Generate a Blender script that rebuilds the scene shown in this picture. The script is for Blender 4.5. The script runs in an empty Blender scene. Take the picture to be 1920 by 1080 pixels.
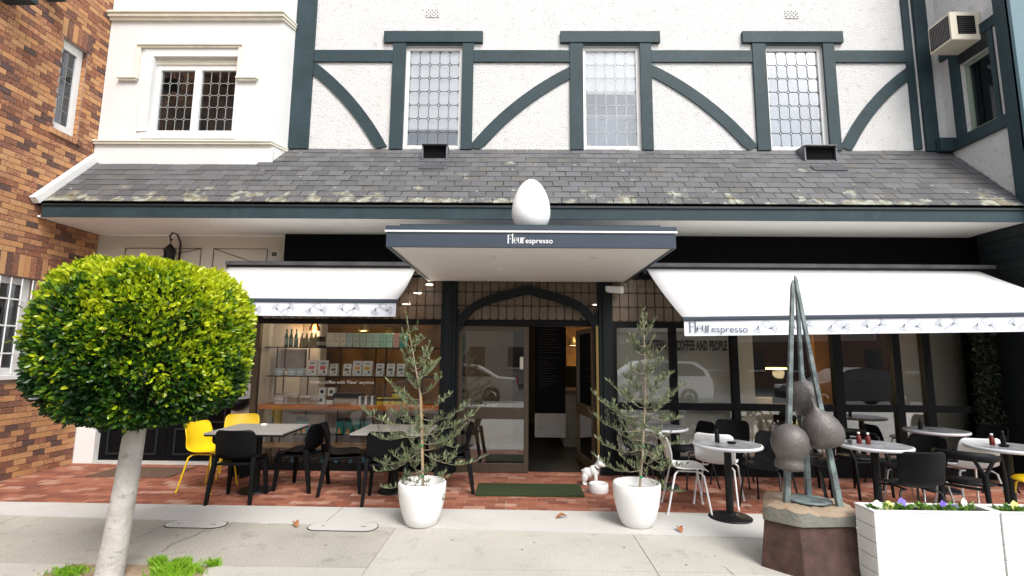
import bpy, bmesh, math, random
from mathutils import Vector, Matrix
import numpy as np
random.seed(7); rnd = random.random; U = random.uniform
C = bpy.context.scene.collection
SC = bpy.context.scene
R = math.radians
# ------------------------------------------------------------------ camera
FPX = 960.0; EYE = 1.66
yaw, pit, rol = R(-.75), R(7.5), R(.5)
fw = Vector((math.sin(yaw)*math.cos(pit), math.cos(yaw)*math.cos(pit), math.sin(pit)))
r0 = Vector((math.cos(yaw), -math.sin(yaw), 0)); u0 = r0.cross(fw)
rt = math.cos(rol)*r0 + math.sin(rol)*u0; up = rt.cross(fw)
cam = bpy.data.objects.new('camera', bpy.data.cameras.new('camera')); C.objects.link(cam)
cam.matrix_world = Matrix(((rt.x, up.x, -fw.x, 0), (rt.y, up.y, -fw.y, 0), (rt.z, up.z, -fw.z, EYE), (0, 0, 0, 1)))
cam.data.sensor_width = 36; cam.data.lens = FPX*36/1920; cam.data.clip_start = .05; cam.data.clip_end = 500
SC.camera = cam
# ------------------------------------------------------------------ light
SUN_EL, SUN_AZ = R(48), R(152)         # azimuth measured from +Y towards +X: behind the camera, to the right
W = bpy.data.worlds.new('World'); SC.world = W; W.use_nodes = True
nt = W.node_tree; bg = nt.nodes['Background']
sky = nt.nodes.new('ShaderNodeTexSky'); sky.sky_type = 'NISHITA'; sky.sun_disc = False
sky.sun_elevation = SUN_EL; sky.sun_rotation = SUN_AZ; sky.dust_density = 2; sky.air_density = 1
hs = nt.nodes.new('ShaderNodeHueSaturation'); hs.inputs['Saturation'].default_value = .3
nt.links.new(sky.outputs[0], hs.inputs['Color']); nt.links.new(hs.outputs[0], bg.inputs[0])
bg.inputs[1].default_value = .15
sl = bpy.data.lights.new('sun', 'SUN'); sl.energy = 1.5; sl.angle = R(24); sl.color = (1, .96, .9)
so = bpy.data.objects.new('sun', sl); C.objects.link(so)
sd = Vector((math.sin(SUN_AZ)*math.cos(SUN_EL), math.cos(SUN_AZ)*math.cos(SUN_EL), math.sin(SUN_EL)))
so.rotation_euler = sd.to_track_quat('Z', 'Y').to_euler()
SC.view_settings.view_transform = 'Standard'; SC.view_settings.look = 'None'
SC.view_settings.gamma = 1; SC.view_settings.exposure = 1.08
SC.render.engine = 'CYCLES'
SC.cycles.max_bounces = 8; SC.cycles.transparent_max_bounces = 16

def ray(u, v): return fw + rt*((u-960)/FPX) - up*((v-540)/FPX)
def at(u, v, Y):
    a = ray(u, v); t = Y/a.y; return Vector((a.x*t, Y, EYE+a.z*t))
def gr(u, v, z=0):
    a = ray(u, v); t = (z-EYE)/a.z; return Vector((a.x*t, a.y*t, z))
# ------------------------------------------------------------------ object helpers
def tag(o, label=None, cat=None, group=None, kind=None):
    if label: o['label'] = label
    if cat: o['category'] = cat
    if group: o['group'] = group
    if kind: o['kind'] = kind
    return o
def empty(name, loc=(0, 0, 0), rz=0, label=None, cat=None, group=None, parent=None):
    o = bpy.data.objects.new(name, None); C.objects.link(o); o.location = loc; o.rotation_euler = (0, 0, rz)
    o.empty_display_size = .1
    if parent: o.parent = parent
    return tag(o, label, cat, group)
def inst(name, me, parent=None, loc=(0, 0, 0), rot=(0, 0, 0), sc=(1, 1, 1)):
    o = bpy.data.objects.new(name, me); C.objects.link(o); o.location = loc; o.rotation_euler = rot; o.scale = sc
    if parent: o.parent = parent
    return o
CH = {}
def copy_tree(o, parent=None):
    c = o.copy(); C.objects.link(c); c.parent = parent
    for ch in list(o.children): copy_tree(ch, c)
    return c
class MB:
    def __init__(s): s.v = []; s.f = []; s.m = []; s.s = []
    def add(s, vs, fs, mi=0, sm=False):
        n = len(s.v); s.v += [tuple(p) for p in vs]
        for f in fs: s.f.append(tuple(i+n for i in f)); s.m.append(mi); s.s.append(sm)
        return s
    def box(s, x0, x1, y0, y1, z0, z1, mi=0):
        return s.add([(x, y, z) for x in (x0, x1) for y in (y0, y1) for z in (z0, z1)],
            [(0, 1, 3, 2), (4, 6, 7, 5), (0, 4, 5, 1), (2, 3, 7, 6), (0, 2, 6, 4), (1, 5, 7, 3)], mi)
    def hexa(s, P, mi=0):   # 8 points: bottom 4 ccw, top 4 ccw
        return s.add(P, [(3, 2, 1, 0), (4, 5, 6, 7), (0, 1, 5, 4), (1, 2, 6, 5), (2, 3, 7, 6), (3, 0, 4, 7)], mi)
    def prism(s, pts, y0, y1, mi=0, sm=False):   # outline in XZ extruded along Y
        n = len(pts); V = [(x, y0, z) for x, z in pts]+[(x, y1, z) for x, z in pts]
        s.add(V, [tuple(range(n)), tuple(range(2*n-1, n-1, -1))], mi)
        return s.add(V, [(i, i+n, (i+1) % n+n, (i+1) % n) for i in range(n)], mi, sm)
    def vprism(s, pts, z0, z1, mi=0, sm=False, top=None):    # outline in XY extruded along Z
        n = len(pts); t = top or pts; V = [(x, y, z0) for x, y in pts]+[(x, y, z1) for x, y in t]
        s.add(V, [tuple(range(n-1, -1, -1)), tuple(range(n, 2*n))], mi)
        return s.add(V, [(i, (i+1) % n, (i+1) % n+n, i+n) for i in range(n)], mi, sm)
    def tube(s, path, r, n=8, mi=0, sm=True, cap=True, flat=1.0):
        path = [Vector(p) for p in path]; rs = r if isinstance(r, (list, tuple)) else [r]*len(path)
        V = []; prev = None
        for i, p in enumerate(path):
            t = (path[min(i+1, len(path)-1)]-path[max(i-1, 0)]).normalized()
            if prev is None:
                a = Vector((0, 0, 1)) if abs(t.z) < .9 else Vector((0, 1, 0)); e = t.cross(a).normalized()
            else: e = (prev-t*prev.dot(t)).normalized()
            prev = e; b = t.cross(e)
            for k in range(n):
                q = 2*math.pi*k/n+math.pi/n; V.append(p+(e*math.cos(q)+b*math.sin(q)*flat)*rs[i])
        F = [(i*n+k, i*n+(k+1) % n, (i+1)*n+(k+1) % n, (i+1)*n+k) for i in range(len(path)-1) for k in range(n)]
        s.add(V, F, mi, sm)
        if cap: s.add(V, [tuple(range(n-1, -1, -1)), tuple(range(len(V)-n, len(V)))], mi)
        return s
    def lathe(s, prof, n=24, c=(0, 0, 0), mi=0, sm=True):   # prof: (r,z) from bottom to top
        V = []
        for r, z in prof:
            for k in range(n):
                q = 2*math.pi*k/n; V.append((c[0]+r*math.cos(q), c[1]+r*math.sin(q), c[2]+z))
        F = [(i*n+k, i*n+(k+1) % n, (i+1)*n+(k+1) % n, (i+1)*n+k) for i in range(len(prof)-1) for k in range(n)]
        s.add(V, F, mi, sm)
        if prof[0][0] > 1e-4: s.add(V, [tuple(range(n-1, -1, -1))], mi)
        if prof[-1][0] > 1e-4: s.add(V, [tuple(range(len(V)-n, len(V)))], mi)
        return s
    def ribbon(s, pts, w, o, ex, ez, mi=0, nrm=(0, -1, 0)):    # flat line of width w in plane o+ex*x+ez*z
        o = Vector(o); ex = Vector(ex); ez = Vector(ez); n = len(pts); V = []
        for i, (x, z) in enumerate(pts):
            a = pts[max(i-1, 0)]; b = pts[min(i+1, n-1)]
            dx, dz = b[0]-a[0], b[1]-a[1]; l = math.hypot(dx, dz) or 1; px, pz = -dz/l*w/2, dx/l*w/2
            V += [o+ex*(x+px)+ez*(z+pz), o+ex*(x-px)+ez*(z-pz)]
        return s.add(V, [(2*i, 2*i+1, 2*i+3, 2*i+2) for i in range(n-1)], mi)
    def mesh(s, name, mats):
        me = bpy.data.meshes.new(name); me.from_pydata(s.v, [], s.f)
        for m in (mats if isinstance(mats, (list, tuple)) else [mats]): me.materials.append(m)
        me.polygons.foreach_set('material_index', s.m); me.polygons.foreach_set('use_smooth', s.s)
        me.update(); return me
    def build(s, name, mats, parent=None, loc=(0, 0, 0), rz=0, bev=0, **k):
        o = inst(name, s.mesh(name, mats), parent, loc, (0, 0, rz))
        if bev:
            b = o.modifiers.new('bevel', 'BEVEL'); b.width = bev; b.segments = 2; b.limit_method = 'ANGLE'; b.angle_limit = R(35)
        if k: tag(o, **k)
        return o
# ------------------------------------------------------------------ materials
MAT = {}
def hexc(h):
    c = [int(h[i:i+2], 16)/255 for i in (0, 2, 4)]
    return tuple(x/12.92 if x <= .04045 else ((x+.055)/1.055)**2.4 for x in c)
def newmat(name):
    m = bpy.data.materials.new(name); m.use_nodes = True; MAT[name] = m
    return m, m.node_tree.nodes, m.node_tree.links, m.node_tree.nodes['Principled BSDF']
def M(name, col, rough=.6, var=.12, vs=6, bump=0, bs=60, metal=0, world=False, spec=.5, col2=None, dirt=None, detail=4, dmap=None, speck=0):
    """plain procedural material: two-tone noise colour, optional bump and dirt (colour, amount, scale)"""
    m, N, L, B = newmat(name)
    B.inputs['Roughness'].default_value = rough; B.inputs['Metallic'].default_value = metal
    B.inputs['Specular IOR Level'].default_value = spec
    if world: src = N.new('ShaderNodeNewGeometry').outputs['Position']
    else: src = N.new('ShaderNodeTexCoord').outputs['Object']
    nz = N.new('ShaderNodeTexNoise'); nz.inputs['Scale'].default_value = vs; nz.inputs['Detail'].default_value = detail
    L.new(src, nz.inputs['Vector'])
    rp = N.new('ShaderNodeValToRGB'); rp.color_ramp.elements[0].position = .3; rp.color_ramp.elements[1].position = .7
    a = tuple(max(0, c*(1-var)) for c in col); b = col2 or tuple(min(1, c*(1+var)) for c in col)
    rp.color_ramp.elements[0].color = a+(1,); rp.color_ramp.elements[1].color = tuple(b)+(1,)
    L.new(nz.outputs[0], rp.inputs[0]); out = rp.outputs[0]
    if dirt:
        dc, da, ds = dirt
        n2 = N.new('ShaderNodeTexNoise'); n2.inputs['Scale'].default_value = ds; n2.inputs['Detail'].default_value = 6; n2.inputs['Roughness'].default_value = .7
        if dmap:
            mp = N.new('ShaderNodeMapping'); mp.inputs['Scale'].default_value = dmap; L.new(src, mp.inputs[0]); L.new(mp.outputs[0], n2.inputs['Vector'])
        else: L.new(src, n2.inputs['Vector'])
        r2 = N.new('ShaderNodeValToRGB'); r2.color_ramp.elements[0].position = .56; r2.color_ramp.elements[1].position = .75
        r2.color_ramp.elements[0].color = (0, 0, 0, 1); r2.color_ramp.elements[1].color = (da, da, da, 1)
        L.new(n2.outputs[0], r2.inputs[0])
        mx = N.new('ShaderNodeMix'); mx.data_type = 'RGBA'; mx.inputs[7].default_value = tuple(dc)+(1,)
        L.new(r2.outputs[0], mx.inputs[0]); L.new(out, mx.inputs[6]); out = mx.outputs[2]
    if speck:
        n5 = N.new('ShaderNodeTexNoise'); n5.inputs['Scale'].default_value = 55; n5.inputs['Detail'].default_value = 8; n5.inputs['Roughness'].default_value = .85; L.new(src, n5.inputs['Vector'])
        r5 = N.new('ShaderNodeMapRange'); r5.inputs[1].default_value = .35; r5.inputs[2].default_value = .65; r5.inputs[3].default_value = 1-speck; r5.inputs[4].default_value = 1+speck; L.new(n5.outputs[0], r5.inputs[0])
        x5 = N.new('ShaderNodeMix'); x5.data_type = 'RGBA'; x5.blend_type = 'MULTIPLY'; x5.inputs[0].default_value = 1; L.new(out, x5.inputs[6]); L.new(r5.outputs[0], x5.inputs[7]); out = x5.outputs[2]
    L.new(out, B.inputs['Base Color'])
    if bump:
        nb = N.new('ShaderNodeTexNoise'); nb.inputs['Scale'].default_value = bs; nb.inputs['Detail'].default_value = 5
        L.new(src, nb.inputs['Vector'])
        bp = N.new('ShaderNodeBump'); bp.inputs['Strength'].default_value = min(1, bump); bp.inputs['Distance'].default_value = .01*max(1, bump)
        L.new(nb.outputs[0], bp.inputs['Height']); L.new(bp.outputs[0], B.inputs['Normal'])
    return m
def piece_mat(name, stops, rough=.75, mottle=.3, ms=20, bump=.4, bs=80, lichen=False, streak=None):
    """bricks, pavers, slates: tone per piece (object random + island random), mottled"""
    m, N, L, B = newmat(name); B.inputs['Roughness'].default_value = rough
    oi = N.new('ShaderNodeObjectInfo'); ge = N.new('ShaderNodeNewGeometry')
    ad = N.new('ShaderNodeMath'); ad.operation = 'ADD'; L.new(oi.outputs['Random'], ad.inputs[0]); L.new(ge.outputs['Random Per Island'], ad.inputs[1])
    fr = N.new('ShaderNodeMath'); fr.operation = 'FRACT'; L.new(ad.outputs[0], fr.inputs[0])
    nz = N.new('ShaderNodeTexNoise'); nz.inputs['Scale'].default_value = ms; nz.inputs['Detail'].default_value = 5
    mp = N.new('ShaderNodeMapping'); mp.inputs['Scale'].default_value = streak or (1, 1, 1)
    L.new(ge.outputs['Position'], mp.inputs[0]); L.new(mp.outputs[0], nz.inputs['Vector'])
    mm = N.new('ShaderNodeMath'); mm.operation = 'MULTIPLY_ADD'; mm.inputs[1].default_value = mottle*2; mm.inputs[2].default_value = -mottle
    L.new(nz.outputs[0], mm.inputs[0])
    sm = N.new('ShaderNodeMath'); sm.operation = 'ADD'; L.new(fr.outputs[0], sm.inputs[0]); L.new(mm.outputs[0], sm.inputs[1])
    rp = N.new('ShaderNodeValToRGB'); e = rp.color_ramp.elements
    e[0].position = stops[0][0]; e[0].color = hexc(stops[0][1])+(1,); e[1].position = stops[-1][0]; e[1].color = hexc(stops[-1][1])+(1,)
    for p, c in stops[1:-1]: q = e.new(p); q.color = hexc(c)+(1,)
    L.new(sm.outputs[0], rp.inputs[0]); out = rp.outputs[0]
    if lichen:
        n2 = N.new('ShaderNodeTexNoise'); n2.inputs['Scale'].default_value = 3.2; n2.inputs['Detail'].default_value = 7; n2.inputs['Roughness'].default_value = .68
        L.new(ge.outputs['Position'], n2.inputs['Vector'])
        sx = N.new('ShaderNodeSeparateXYZ'); L.new(ge.outputs['Position'], sx.inputs[0])
        mr = N.new('ShaderNodeMapRange'); mr.inputs[1].default_value = 3.66; mr.inputs[2].default_value = 4.1; mr.inputs[3].default_value = .115; mr.inputs[4].default_value = -.075
        L.new(sx.outputs[2], mr.inputs[0])
        s2 = N.new('ShaderNodeMath'); s2.operation = 'ADD'; L.new(n2.outputs[0], s2.inputs[0]); L.new(mr.outputs[0], s2.inputs[1])
        r2 = N.new('ShaderNodeValToRGB'); r2.color_ramp.elements[0].position = .57; r2.color_ramp.elements[1].position = .61
        L.new(s2.outputs[0], r2.inputs[0])
        n3 = N.new('ShaderNodeTexNoise'); n3.inputs['Scale'].default_value = 9; L.new(ge.outputs['Position'], n3.inputs['Vector'])
        r3 = N.new('ShaderNodeValToRGB'); r3.color_ramp.elements[0].position = .42; r3.color_ramp.elements[1].position = .6
        r3.color_ramp.elements[0].color = hexc('706a58')+(1,); r3.color_ramp.elements[1].color = hexc('93968a')+(1,)
        L.new(n3.outputs[0], r3.inputs[0])
        mx = N.new('ShaderNodeMix'); mx.data_type = 'RGBA'; L.new(r2.outputs[0], mx.inputs[0]); L.new(out, mx.inputs[6]); L.new(r3.outputs[0], mx.inputs[7]); out = mx.outputs[2]
    if lichen:      # small scattered lichen dots over the whole slope
        vo = N.new('ShaderNodeTexVoronoi'); vo.inputs['Scale'].default_value = 3.4; L.new(ge.outputs['Position'], vo.inputs['Vector'])
        n4 = N.new('ShaderNodeTexNoise'); n4.inputs['Scale'].default_value = 30; L.new(ge.outputs['Position'], n4.inputs['Vector'])
        a4 = N.new('ShaderNodeMath'); a4.operation = 'MULTIPLY_ADD'; a4.inputs[1].default_value = .13; L.new(n4.outputs[0], a4.inputs[0]); L.new(vo.outputs['Distance'], a4.inputs[2])
        l4 = N.new('ShaderNodeMath'); l4.operation = 'LESS_THAN'; l4.inputs[1].default_value = .135; L.new(a4.outputs[0], l4.inputs[0])
        m4 = N.new('ShaderNodeMix'); m4.data_type = 'RGBA'; m4.inputs[7].default_value = hexc('8a8c84')+(1,); L.new(l4.outputs[0], m4.inputs[0]); L.new(out, m4.inputs[6]); out = m4.outputs[2]
    L.new(out, B.inputs['Base Color'])
    nb = N.new('ShaderNodeTexNoise'); nb.inputs['Scale'].default_value = bs; nb.inputs['Detail'].default_value = 5; L.new(ge.outputs['Position'], nb.inputs['Vector'])
    bp = N.new('ShaderNodeBump'); bp.inputs['Strength'].default_value = bump; bp.inputs['Distance'].default_value = .006
    L.new(nb.outputs[0], bp.inputs['Height']); L.new(bp.outputs[0], B.inputs['Normal'])
    return m
def glass(name, tint=(.9, .93, .92), boost=1.6, base=.02, rough=0):
    m, N, L, B = newmat(name); N.remove(B)
    tr = N.new('ShaderNodeBsdfTransparent'); tr.inputs[0].default_value = tint+(1,)
    gl = N.new('ShaderNodeBsdfGlossy'); gl.inputs['Roughness'].default_value = rough; gl.inputs[0].default_value = (.95, .97, 1, 1)
    fr = N.new('ShaderNodeFresnel'); fr.inputs[0].default_value = 1.5
    ml = N.new('ShaderNodeMath'); ml.operation = 'MULTIPLY_ADD'; ml.inputs[1].default_value = boost; ml.inputs[2].default_value = base; ml.use_clamp = True
    L.new(fr.outputs[0], ml.inputs[0])
    mx = N.new('ShaderNodeMixShader'); L.new(ml.outputs[0], mx.inputs[0]); L.new(tr.outputs[0], mx.inputs[1]); L.new(gl.outputs[0], mx.inputs[2])
    L.new(mx.outputs[0], N['Material Output'].inputs[0]); return m
def emit(name, col, st):
    m, N, L, B = newmat(name); B.inputs['Base Color'].default_value = col+(1,)
    B.inputs['Emission Color'].default_value = col+(1,); B.inputs['Emission Strength'].default_value = st; return m
def leafmat(name, stops, ns=5, gloss=.35, trans=.3):
    m, N, L, B = newmat(name)
    ge = N.new('ShaderNodeNewGeometry'); nz = N.new('ShaderNodeTexNoise'); nz.inputs['Scale'].default_value = ns; nz.inputs['Detail'].default_value = 2
    L.new(ge.outputs['Position'], nz.inputs['Vector'])
    at_ = N.new('ShaderNodeAttribute'); at_.attribute_name = 'leaf_tone'
    a1 = N.new('ShaderNodeMath'); a1.operation = 'MULTIPLY_ADD'; a1.inputs[1].default_value = .5; a1.inputs[2].default_value = -.25
    L.new(nz.outputs[0], a1.inputs[0])
    a2 = N.new('ShaderNodeMath'); a2.operation = 'ADD'; L.new(a1.outputs[0], a2.inputs[0]); L.new(at_.outputs['Fac'], a2.inputs[1])
    rp = N.new('ShaderNodeValToRGB'); e = rp.color_ramp.elements
    e[0].position = stops[0][0]; e[0].color = stops[0][1]+(1,); e[1].position = stops[-1][0]; e[1].color = stops[-1][1]+(1,)
    for p, c in stops[1:-1]: q = e.new(p); q.color = c+(1,)
    L.new(a2.outputs[0], rp.inputs[0]); L.new(rp.outputs[0], B.inputs['Base Color'])
    B.inputs['Roughness'].default_value = gloss
    tl = N.new('ShaderNodeBsdfTranslucent'); L.new(rp.outputs[0], tl.inputs[0])
    mx = N.new('ShaderNodeMixShader'); mx.inputs[0].default_value = trans
    L.new(B.outputs[0], mx.inputs[1]); L.new(tl.outputs[0], mx.inputs[2]); L.new(mx.outputs[0], N['Material Output'].inputs[0]); return m

teal = M('teal_paint', hexc('2a3a3f'), .55, .16, 3, bump=.3, bs=35, world=True, spec=.25, dirt=(hexc('46555a'), .4, 7))
teal_dark = M('dark_teal_paint', hexc('10181b'), .5, .1, 3, bump=.2, bs=35, world=True)
steelblue = M('slate_blue_paint', hexc('363f4b'), .5, .06, 3, world=True, spec=.3)
roughcast = M('roughcast_render', (.68, .675, .665), .9, .03, 3, bump=3.2, bs=58, world=True, dirt=((.36, .33, .29), .75, 11))
render_w = M('smooth_white_render', (.63, .63, .625), .75, .02, 2, bump=.2, bs=30, world=True, dirt=((.6, .56, .48), .25, 2.2))
cream = M('cream_moulding', (.70, .67, .57), .7, .08, 4, world=True, dirt=((.45, .41, .32), .5, 5))
creamwall = M('cream_wall_paint', (.62, .58, .50), .7, .03, 2, world=True, dirt=((.5, .46, .4), .3, 3))
soffitm = M('soffit_paint', (.80, .78, .745), .65, .03, 2, world=True)
whitep = M('white_paint', (.70, .70, .69), .5, .03, 4, world=True, dirt=((.48, .45, .40), .35, 4))
blackp = M('black_paint', (.003, .003, .004), .8, .1, 3, world=True, spec=.1)
frameblk = M('black_window_frame', (.004, .004, .005), .6, .1, 3, world=True, spec=.2)
postm = M('black_blue_post', (.005, .008, .010), .55, .1, 3, world=True, spec=.25)
brownal = M('bronze_aluminium', hexc('4a3d2e'), .45, .08, 3, world=True)
brass = M('brass_trim', hexc('8a7748'), .4, .1, 3, metal=.6)
brickm = piece_mat('brown_brick', [(0, '554240'), (.08, '5f463c'), (.14, '835540'), (.26, '8c5a42'), (.34, 'a5795a'), (.58, 'b88558'), (.78, 'bd936a'), (.88, '9a6248'), (1, '6e5145')], .85, .32, 26, .5, 90, streak=(1, 1.2, 2.5))
mortar = M('mortar', (.34, .27, .22), .9, .1, 10, bump=.5, bs=80, world=True)
paverm = piece_mat('terracotta_paver', [(0, '7a4a3c'), (.25, '8a5340'), (.5, '965c46'), (.8, 'a06a55'), (1, 'ae8a78')], .75, .4, 7, .35, 60)
pavjoint = M('paver_joint_sand', (.33, .27, .24), .95, .2, 8, world=True)
slatem = piece_mat('roof_slate', [(0, '4a4a4c'), (.4, '535355'), (.8, '5c5c5e'), (1, '565450')], .62, .25, 5, .35, 40, lichen=True)
concW = M('pale_concrete', (.50, .49, .465), .85, .05, 1.2, bump=.25, bs=120, world=True, dirt=((.36, .33, .28), .45, 2.5), speck=.08)
conc = M('footpath_concrete', (.375, .355, .31), .9, .14, 1.1, bump=.5, bs=150, world=True, dirt=((.17, .155, .13), .75, 3.5), detail=8, speck=.28)
conc2 = M('lighter_footpath_concrete', (.44, .42, .375), .9, .08, 1.3, bump=.5, bs=150, world=True, dirt=((.22, .20, .165), .6, 4), detail=8, speck=.2)
jointm = M('dark_joint', (.05, .045, .04), .9, .2, 5, world=True)
asphalt = M('asphalt', (.05, .05, .052), .9, .15, 6, bump=.4, bs=120, world=True)
soil = M('dry_soil', (.30, .22, .15), .95, .25, 9, bump=.8, bs=50, world=True)
blackpl = M('black_plastic', (.004, .004, .005), .55, .1, 5, spec=.18)
whitepl = M('white_plastic', (.72, .72, .71), .35, .01, 5)
yellowpl = M('yellow_plastic', (.86, .58, .008), .4, .02, 5)
yellowmt = M('yellow_metal', (.80, .52, .008), .35, .02, 5)
blackmt = M('black_metal', (.006, .006, .007), .45, .1, 5, spec=.3)
chrome = M('chrome', (.6, .6, .6), .2, .02, 5, metal=1)
greytop = M('grey_laminate', (.30, .285, .27), .55, .08, 4, bump=.05)
marble = M('grey_marble', (.20, .21, .225), .25, .28, 7, col2=(.36, .37, .38), detail=8)
marrim = M('pale_table_rim', (.58, .58, .60), .3, .1, 8)
potw = M('white_glaze', (.76, .755, .745), .45, .015, 3)
bronze = M('aged_bronze', hexc('5e5957'), .5, .22, 10, bump=.6, bs=55, metal=.3)
verdi = M('verdigris_bronze', hexc('444b4d'), .6, .2, 9, col2=hexc('7d8b8a'), bump=.4, bs=50, metal=.15)
rust = M('rusted_steel', hexc('382219'), .7, .25, 9, col2=hexc('50372f'), bump=.5, bs=90)
sandst = M('weathered_stone', hexc('74736b'), .85, .15, 6, bump=1, bs=30, dirt=(hexc('a97b5e'), 1, 3))
sandtop = M('sandstone_top', hexc('8f7d69'), .85, .15, 6, col2=hexc('9b8a74'), bump=1, bs=30, dirt=(hexc('9c5c40'), 1, 4))
blind = M('white_blind', (.92, .92, .90), .8, .02, 3)
curtain = M('sky_reflection_blue', (.34, .40, .46), .9, .12, 1.5)  # sky's grey blue reflection painted onto the rooms behind upstairs panes
roomdark = M('dark_room', (.035, .036, .038), .9, .3, 2)
lead = M('lead_came', (.05, .055, .06), .6, .1, 5)
came_dark = M('dark_came', (.01, .009, .008), .6, .1, 5, spec=.2)
leadl = M('pale_lead_came', (.32, .33, .33), .5, .1, 5, metal=.3)
gl_up = glass('leaded_pane_glass', (1, 1, 1), 1.5, .02)
gl_dark = glass('dark_pane_glass', (.5, .5, .5), .8, .0)
gl_shop = glass('shop_glass', (.96, .96, .95), 3.0, .02)
gl_left = glass('display_window_glass', (.98, .98, .97), .9, .0)
def cath():
    m, N, L, B = newmat('amber_textured_glass'); B.inputs['Base Color'].default_value = hexc('7f6f60')+(1,); B.inputs['Roughness'].default_value = .2
    B.inputs['Alpha'].default_value = .62
    ge = N.new('ShaderNodeNewGeometry'); nz = N.new('ShaderNodeTexNoise'); nz.inputs['Scale'].default_value = 14
    L.new(ge.outputs['Position'], nz.inputs['Vector']); bp = N.new('ShaderNodeBump'); bp.inputs['Strength'].default_value = .3; bp.inputs['Distance'].default_value = .01
    L.new(nz.outputs[0], bp.inputs['Height']); L.new(bp.outputs[0], B.inputs['Normal']); return m
gl_amber = cath()
ink = M('black_print', (.01, .01, .012), .6, 0, 5)
inkgrey = M('grey_print', (.10, .11, .14), .6, 0, 5)
whiteink = M('white_lettering', (.85, .85, .85), .5, 0, 5)
orange_wd = M('orange_timber', hexc('b8611a'), .5, .12, 3, col2=hexc('c97422'), world=True)
pine_wd = M('pine_timber', hexc('b08a58'), .5, .12, 5, world=True)
beige_in = M('beige_interior_paint', (.84, .80, .69), .8, .03, 2, world=True)
white_in = M('white_interior_paint', (.50, .50, .50), .8, .03, 2, world=True)
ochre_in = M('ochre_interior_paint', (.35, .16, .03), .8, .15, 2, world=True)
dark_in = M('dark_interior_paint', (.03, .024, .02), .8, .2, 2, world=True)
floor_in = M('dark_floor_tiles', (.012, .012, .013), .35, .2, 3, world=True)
awnm = M('white_awning_canvas', (.74, .74, .74), .75, .01, 3, bump=.12, bs=8)
def translucent(m, f):
    N, L = m.node_tree.nodes, m.node_tree.links; B = N['Principled BSDF']; t = N.new('ShaderNodeBsdfTranslucent'); t.inputs[0].default_value = (.8, .8, .8, 1)
    mx = N.new('ShaderNodeMixShader'); mx.inputs[0].default_value = f; L.new(B.outputs[0], mx.inputs[1]); L.new(t.outputs[0], mx.inputs[2]); L.new(mx.outputs[0], N['Material Output'].inputs[0])
translucent(awnm, .3)
valm = M('blue_white_valance', (.70, .73, .80), .75, .05, 4)
barkm = M('pale_ficus_bark', (.44, .42, .39), .85, .16, 9, bump=.8, bs=30, dirt=((.12, .11, .10), 1, 11), dmap=(1, 1, 2.6))
olbark = M('olive_bark', (.30, .25, .18), .85, .2, 12, bump=.4, bs=80)
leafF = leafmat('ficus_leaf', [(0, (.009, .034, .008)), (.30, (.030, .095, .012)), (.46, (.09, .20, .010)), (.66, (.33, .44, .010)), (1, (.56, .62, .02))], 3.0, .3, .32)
leafO = leafmat('olive_leaf', [(0, (.07, .095, .05)), (.5, (.16, .20, .10)), (1, (.42, .46, .22))], 6, .5, .2)
grassm = leafmat('grass_blade', [(0, (.10, .24, .015)), (.6, (.24, .48, .02)), (1, (.40, .60, .06))], 9, .5, .35)
pansyleaf = leafmat('pansy_leaf', [(0, (.04, .13, .02)), (1, (.22, .38, .06))], 9, .5, .3)
ivym = leafmat('ivy_leaf', [(0, (.004, .009, .003)), (1, (.022, .038, .010))], 5, .45, .1)
turf = M('green_turf_mat', (.035, .055, .012), .95, .3, 40, bump=2, bs=200)
brownmat = M('brown_coir_mat', (.13, .075, .05), .95, .25, 30, bump=1, bs=150)

# ================================================================== SETTING
XL, XR = -6.65, 6.85
MB().box(-60, 60, -3.3, 60, -.5, -.006).build('ground', pavjoint, kind='structure')
MB().box(-60, 60, -60, -3.31, -.5, -.14).build('road', asphalt, kind='structure')
k = empty('kerb'); tag(k, kind='structure')
km = MB().box(0, 1.19, 0, .3, 0, .16).mesh('kerb_stone', concW)
for i in range(26): inst('kerb_stone', km, k, (-15+i*1.2, -3.6, -.14))
fp = empty('footpath'); tag(fp, kind='structure')
def slab(name, m, pts, z0=-.05, z1=.0, parent=fp, bev=.006):
    return MB().vprism(pts, z0, z1).build(name, m, parent, bev=bev)
g = .008
stripF = lambda x: 5.86-.012*(x+5.5)         # back (brick side) edge of pale strip
stripB = lambda x: 5.42-.052*(x+5.3)         # front edge of pale strip
xs = [-12, -9.0, -6.65, -3.42, -1.17, 1.09, 3.34, 5.6, 7.9, 12]
for i in range(len(xs)-1):
    a, b = xs[i]+g/2, xs[i+1]-g/2
    for j, (y0, y1) in enumerate([(None, 4.25), (4.25, 2.0), (2.0, -.6), (-.6, -3.29)]):
        ya = stripB(a)-.004 if y0 is None else y0-g/2; yb = stripB(b)-.004 if y0 is None else y0-g/2
        if i == 3 and j == 1:          # cut round the tree pit
            slab('concrete_slab', conc2, [(-2.25, 2.0), (b, 2.0), (b, yb), (-2.42, yb), (-2.30, 3.9)]); continue
        if i == 2 and j == 1:
            slab('concrete_slab', conc2, [(a, 2.0), (-3.6, 2.0), (-3.62, 3.75), (-3.5, yb), (a, yb)]); continue
        slab('concrete_slab', conc if (j == 0 and b < -1.1) else conc2, [(a, y1+g/2), (b, y1+g/2), (b, yb), (a, ya)])
MB().vprism([(-3.7, 2.0), (-2.2, 2.0), (-2.25, 4.26), (-3.55, 4.26)], -.05, -.003).build('tree_pit_soil', soil, kind='structure')
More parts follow.
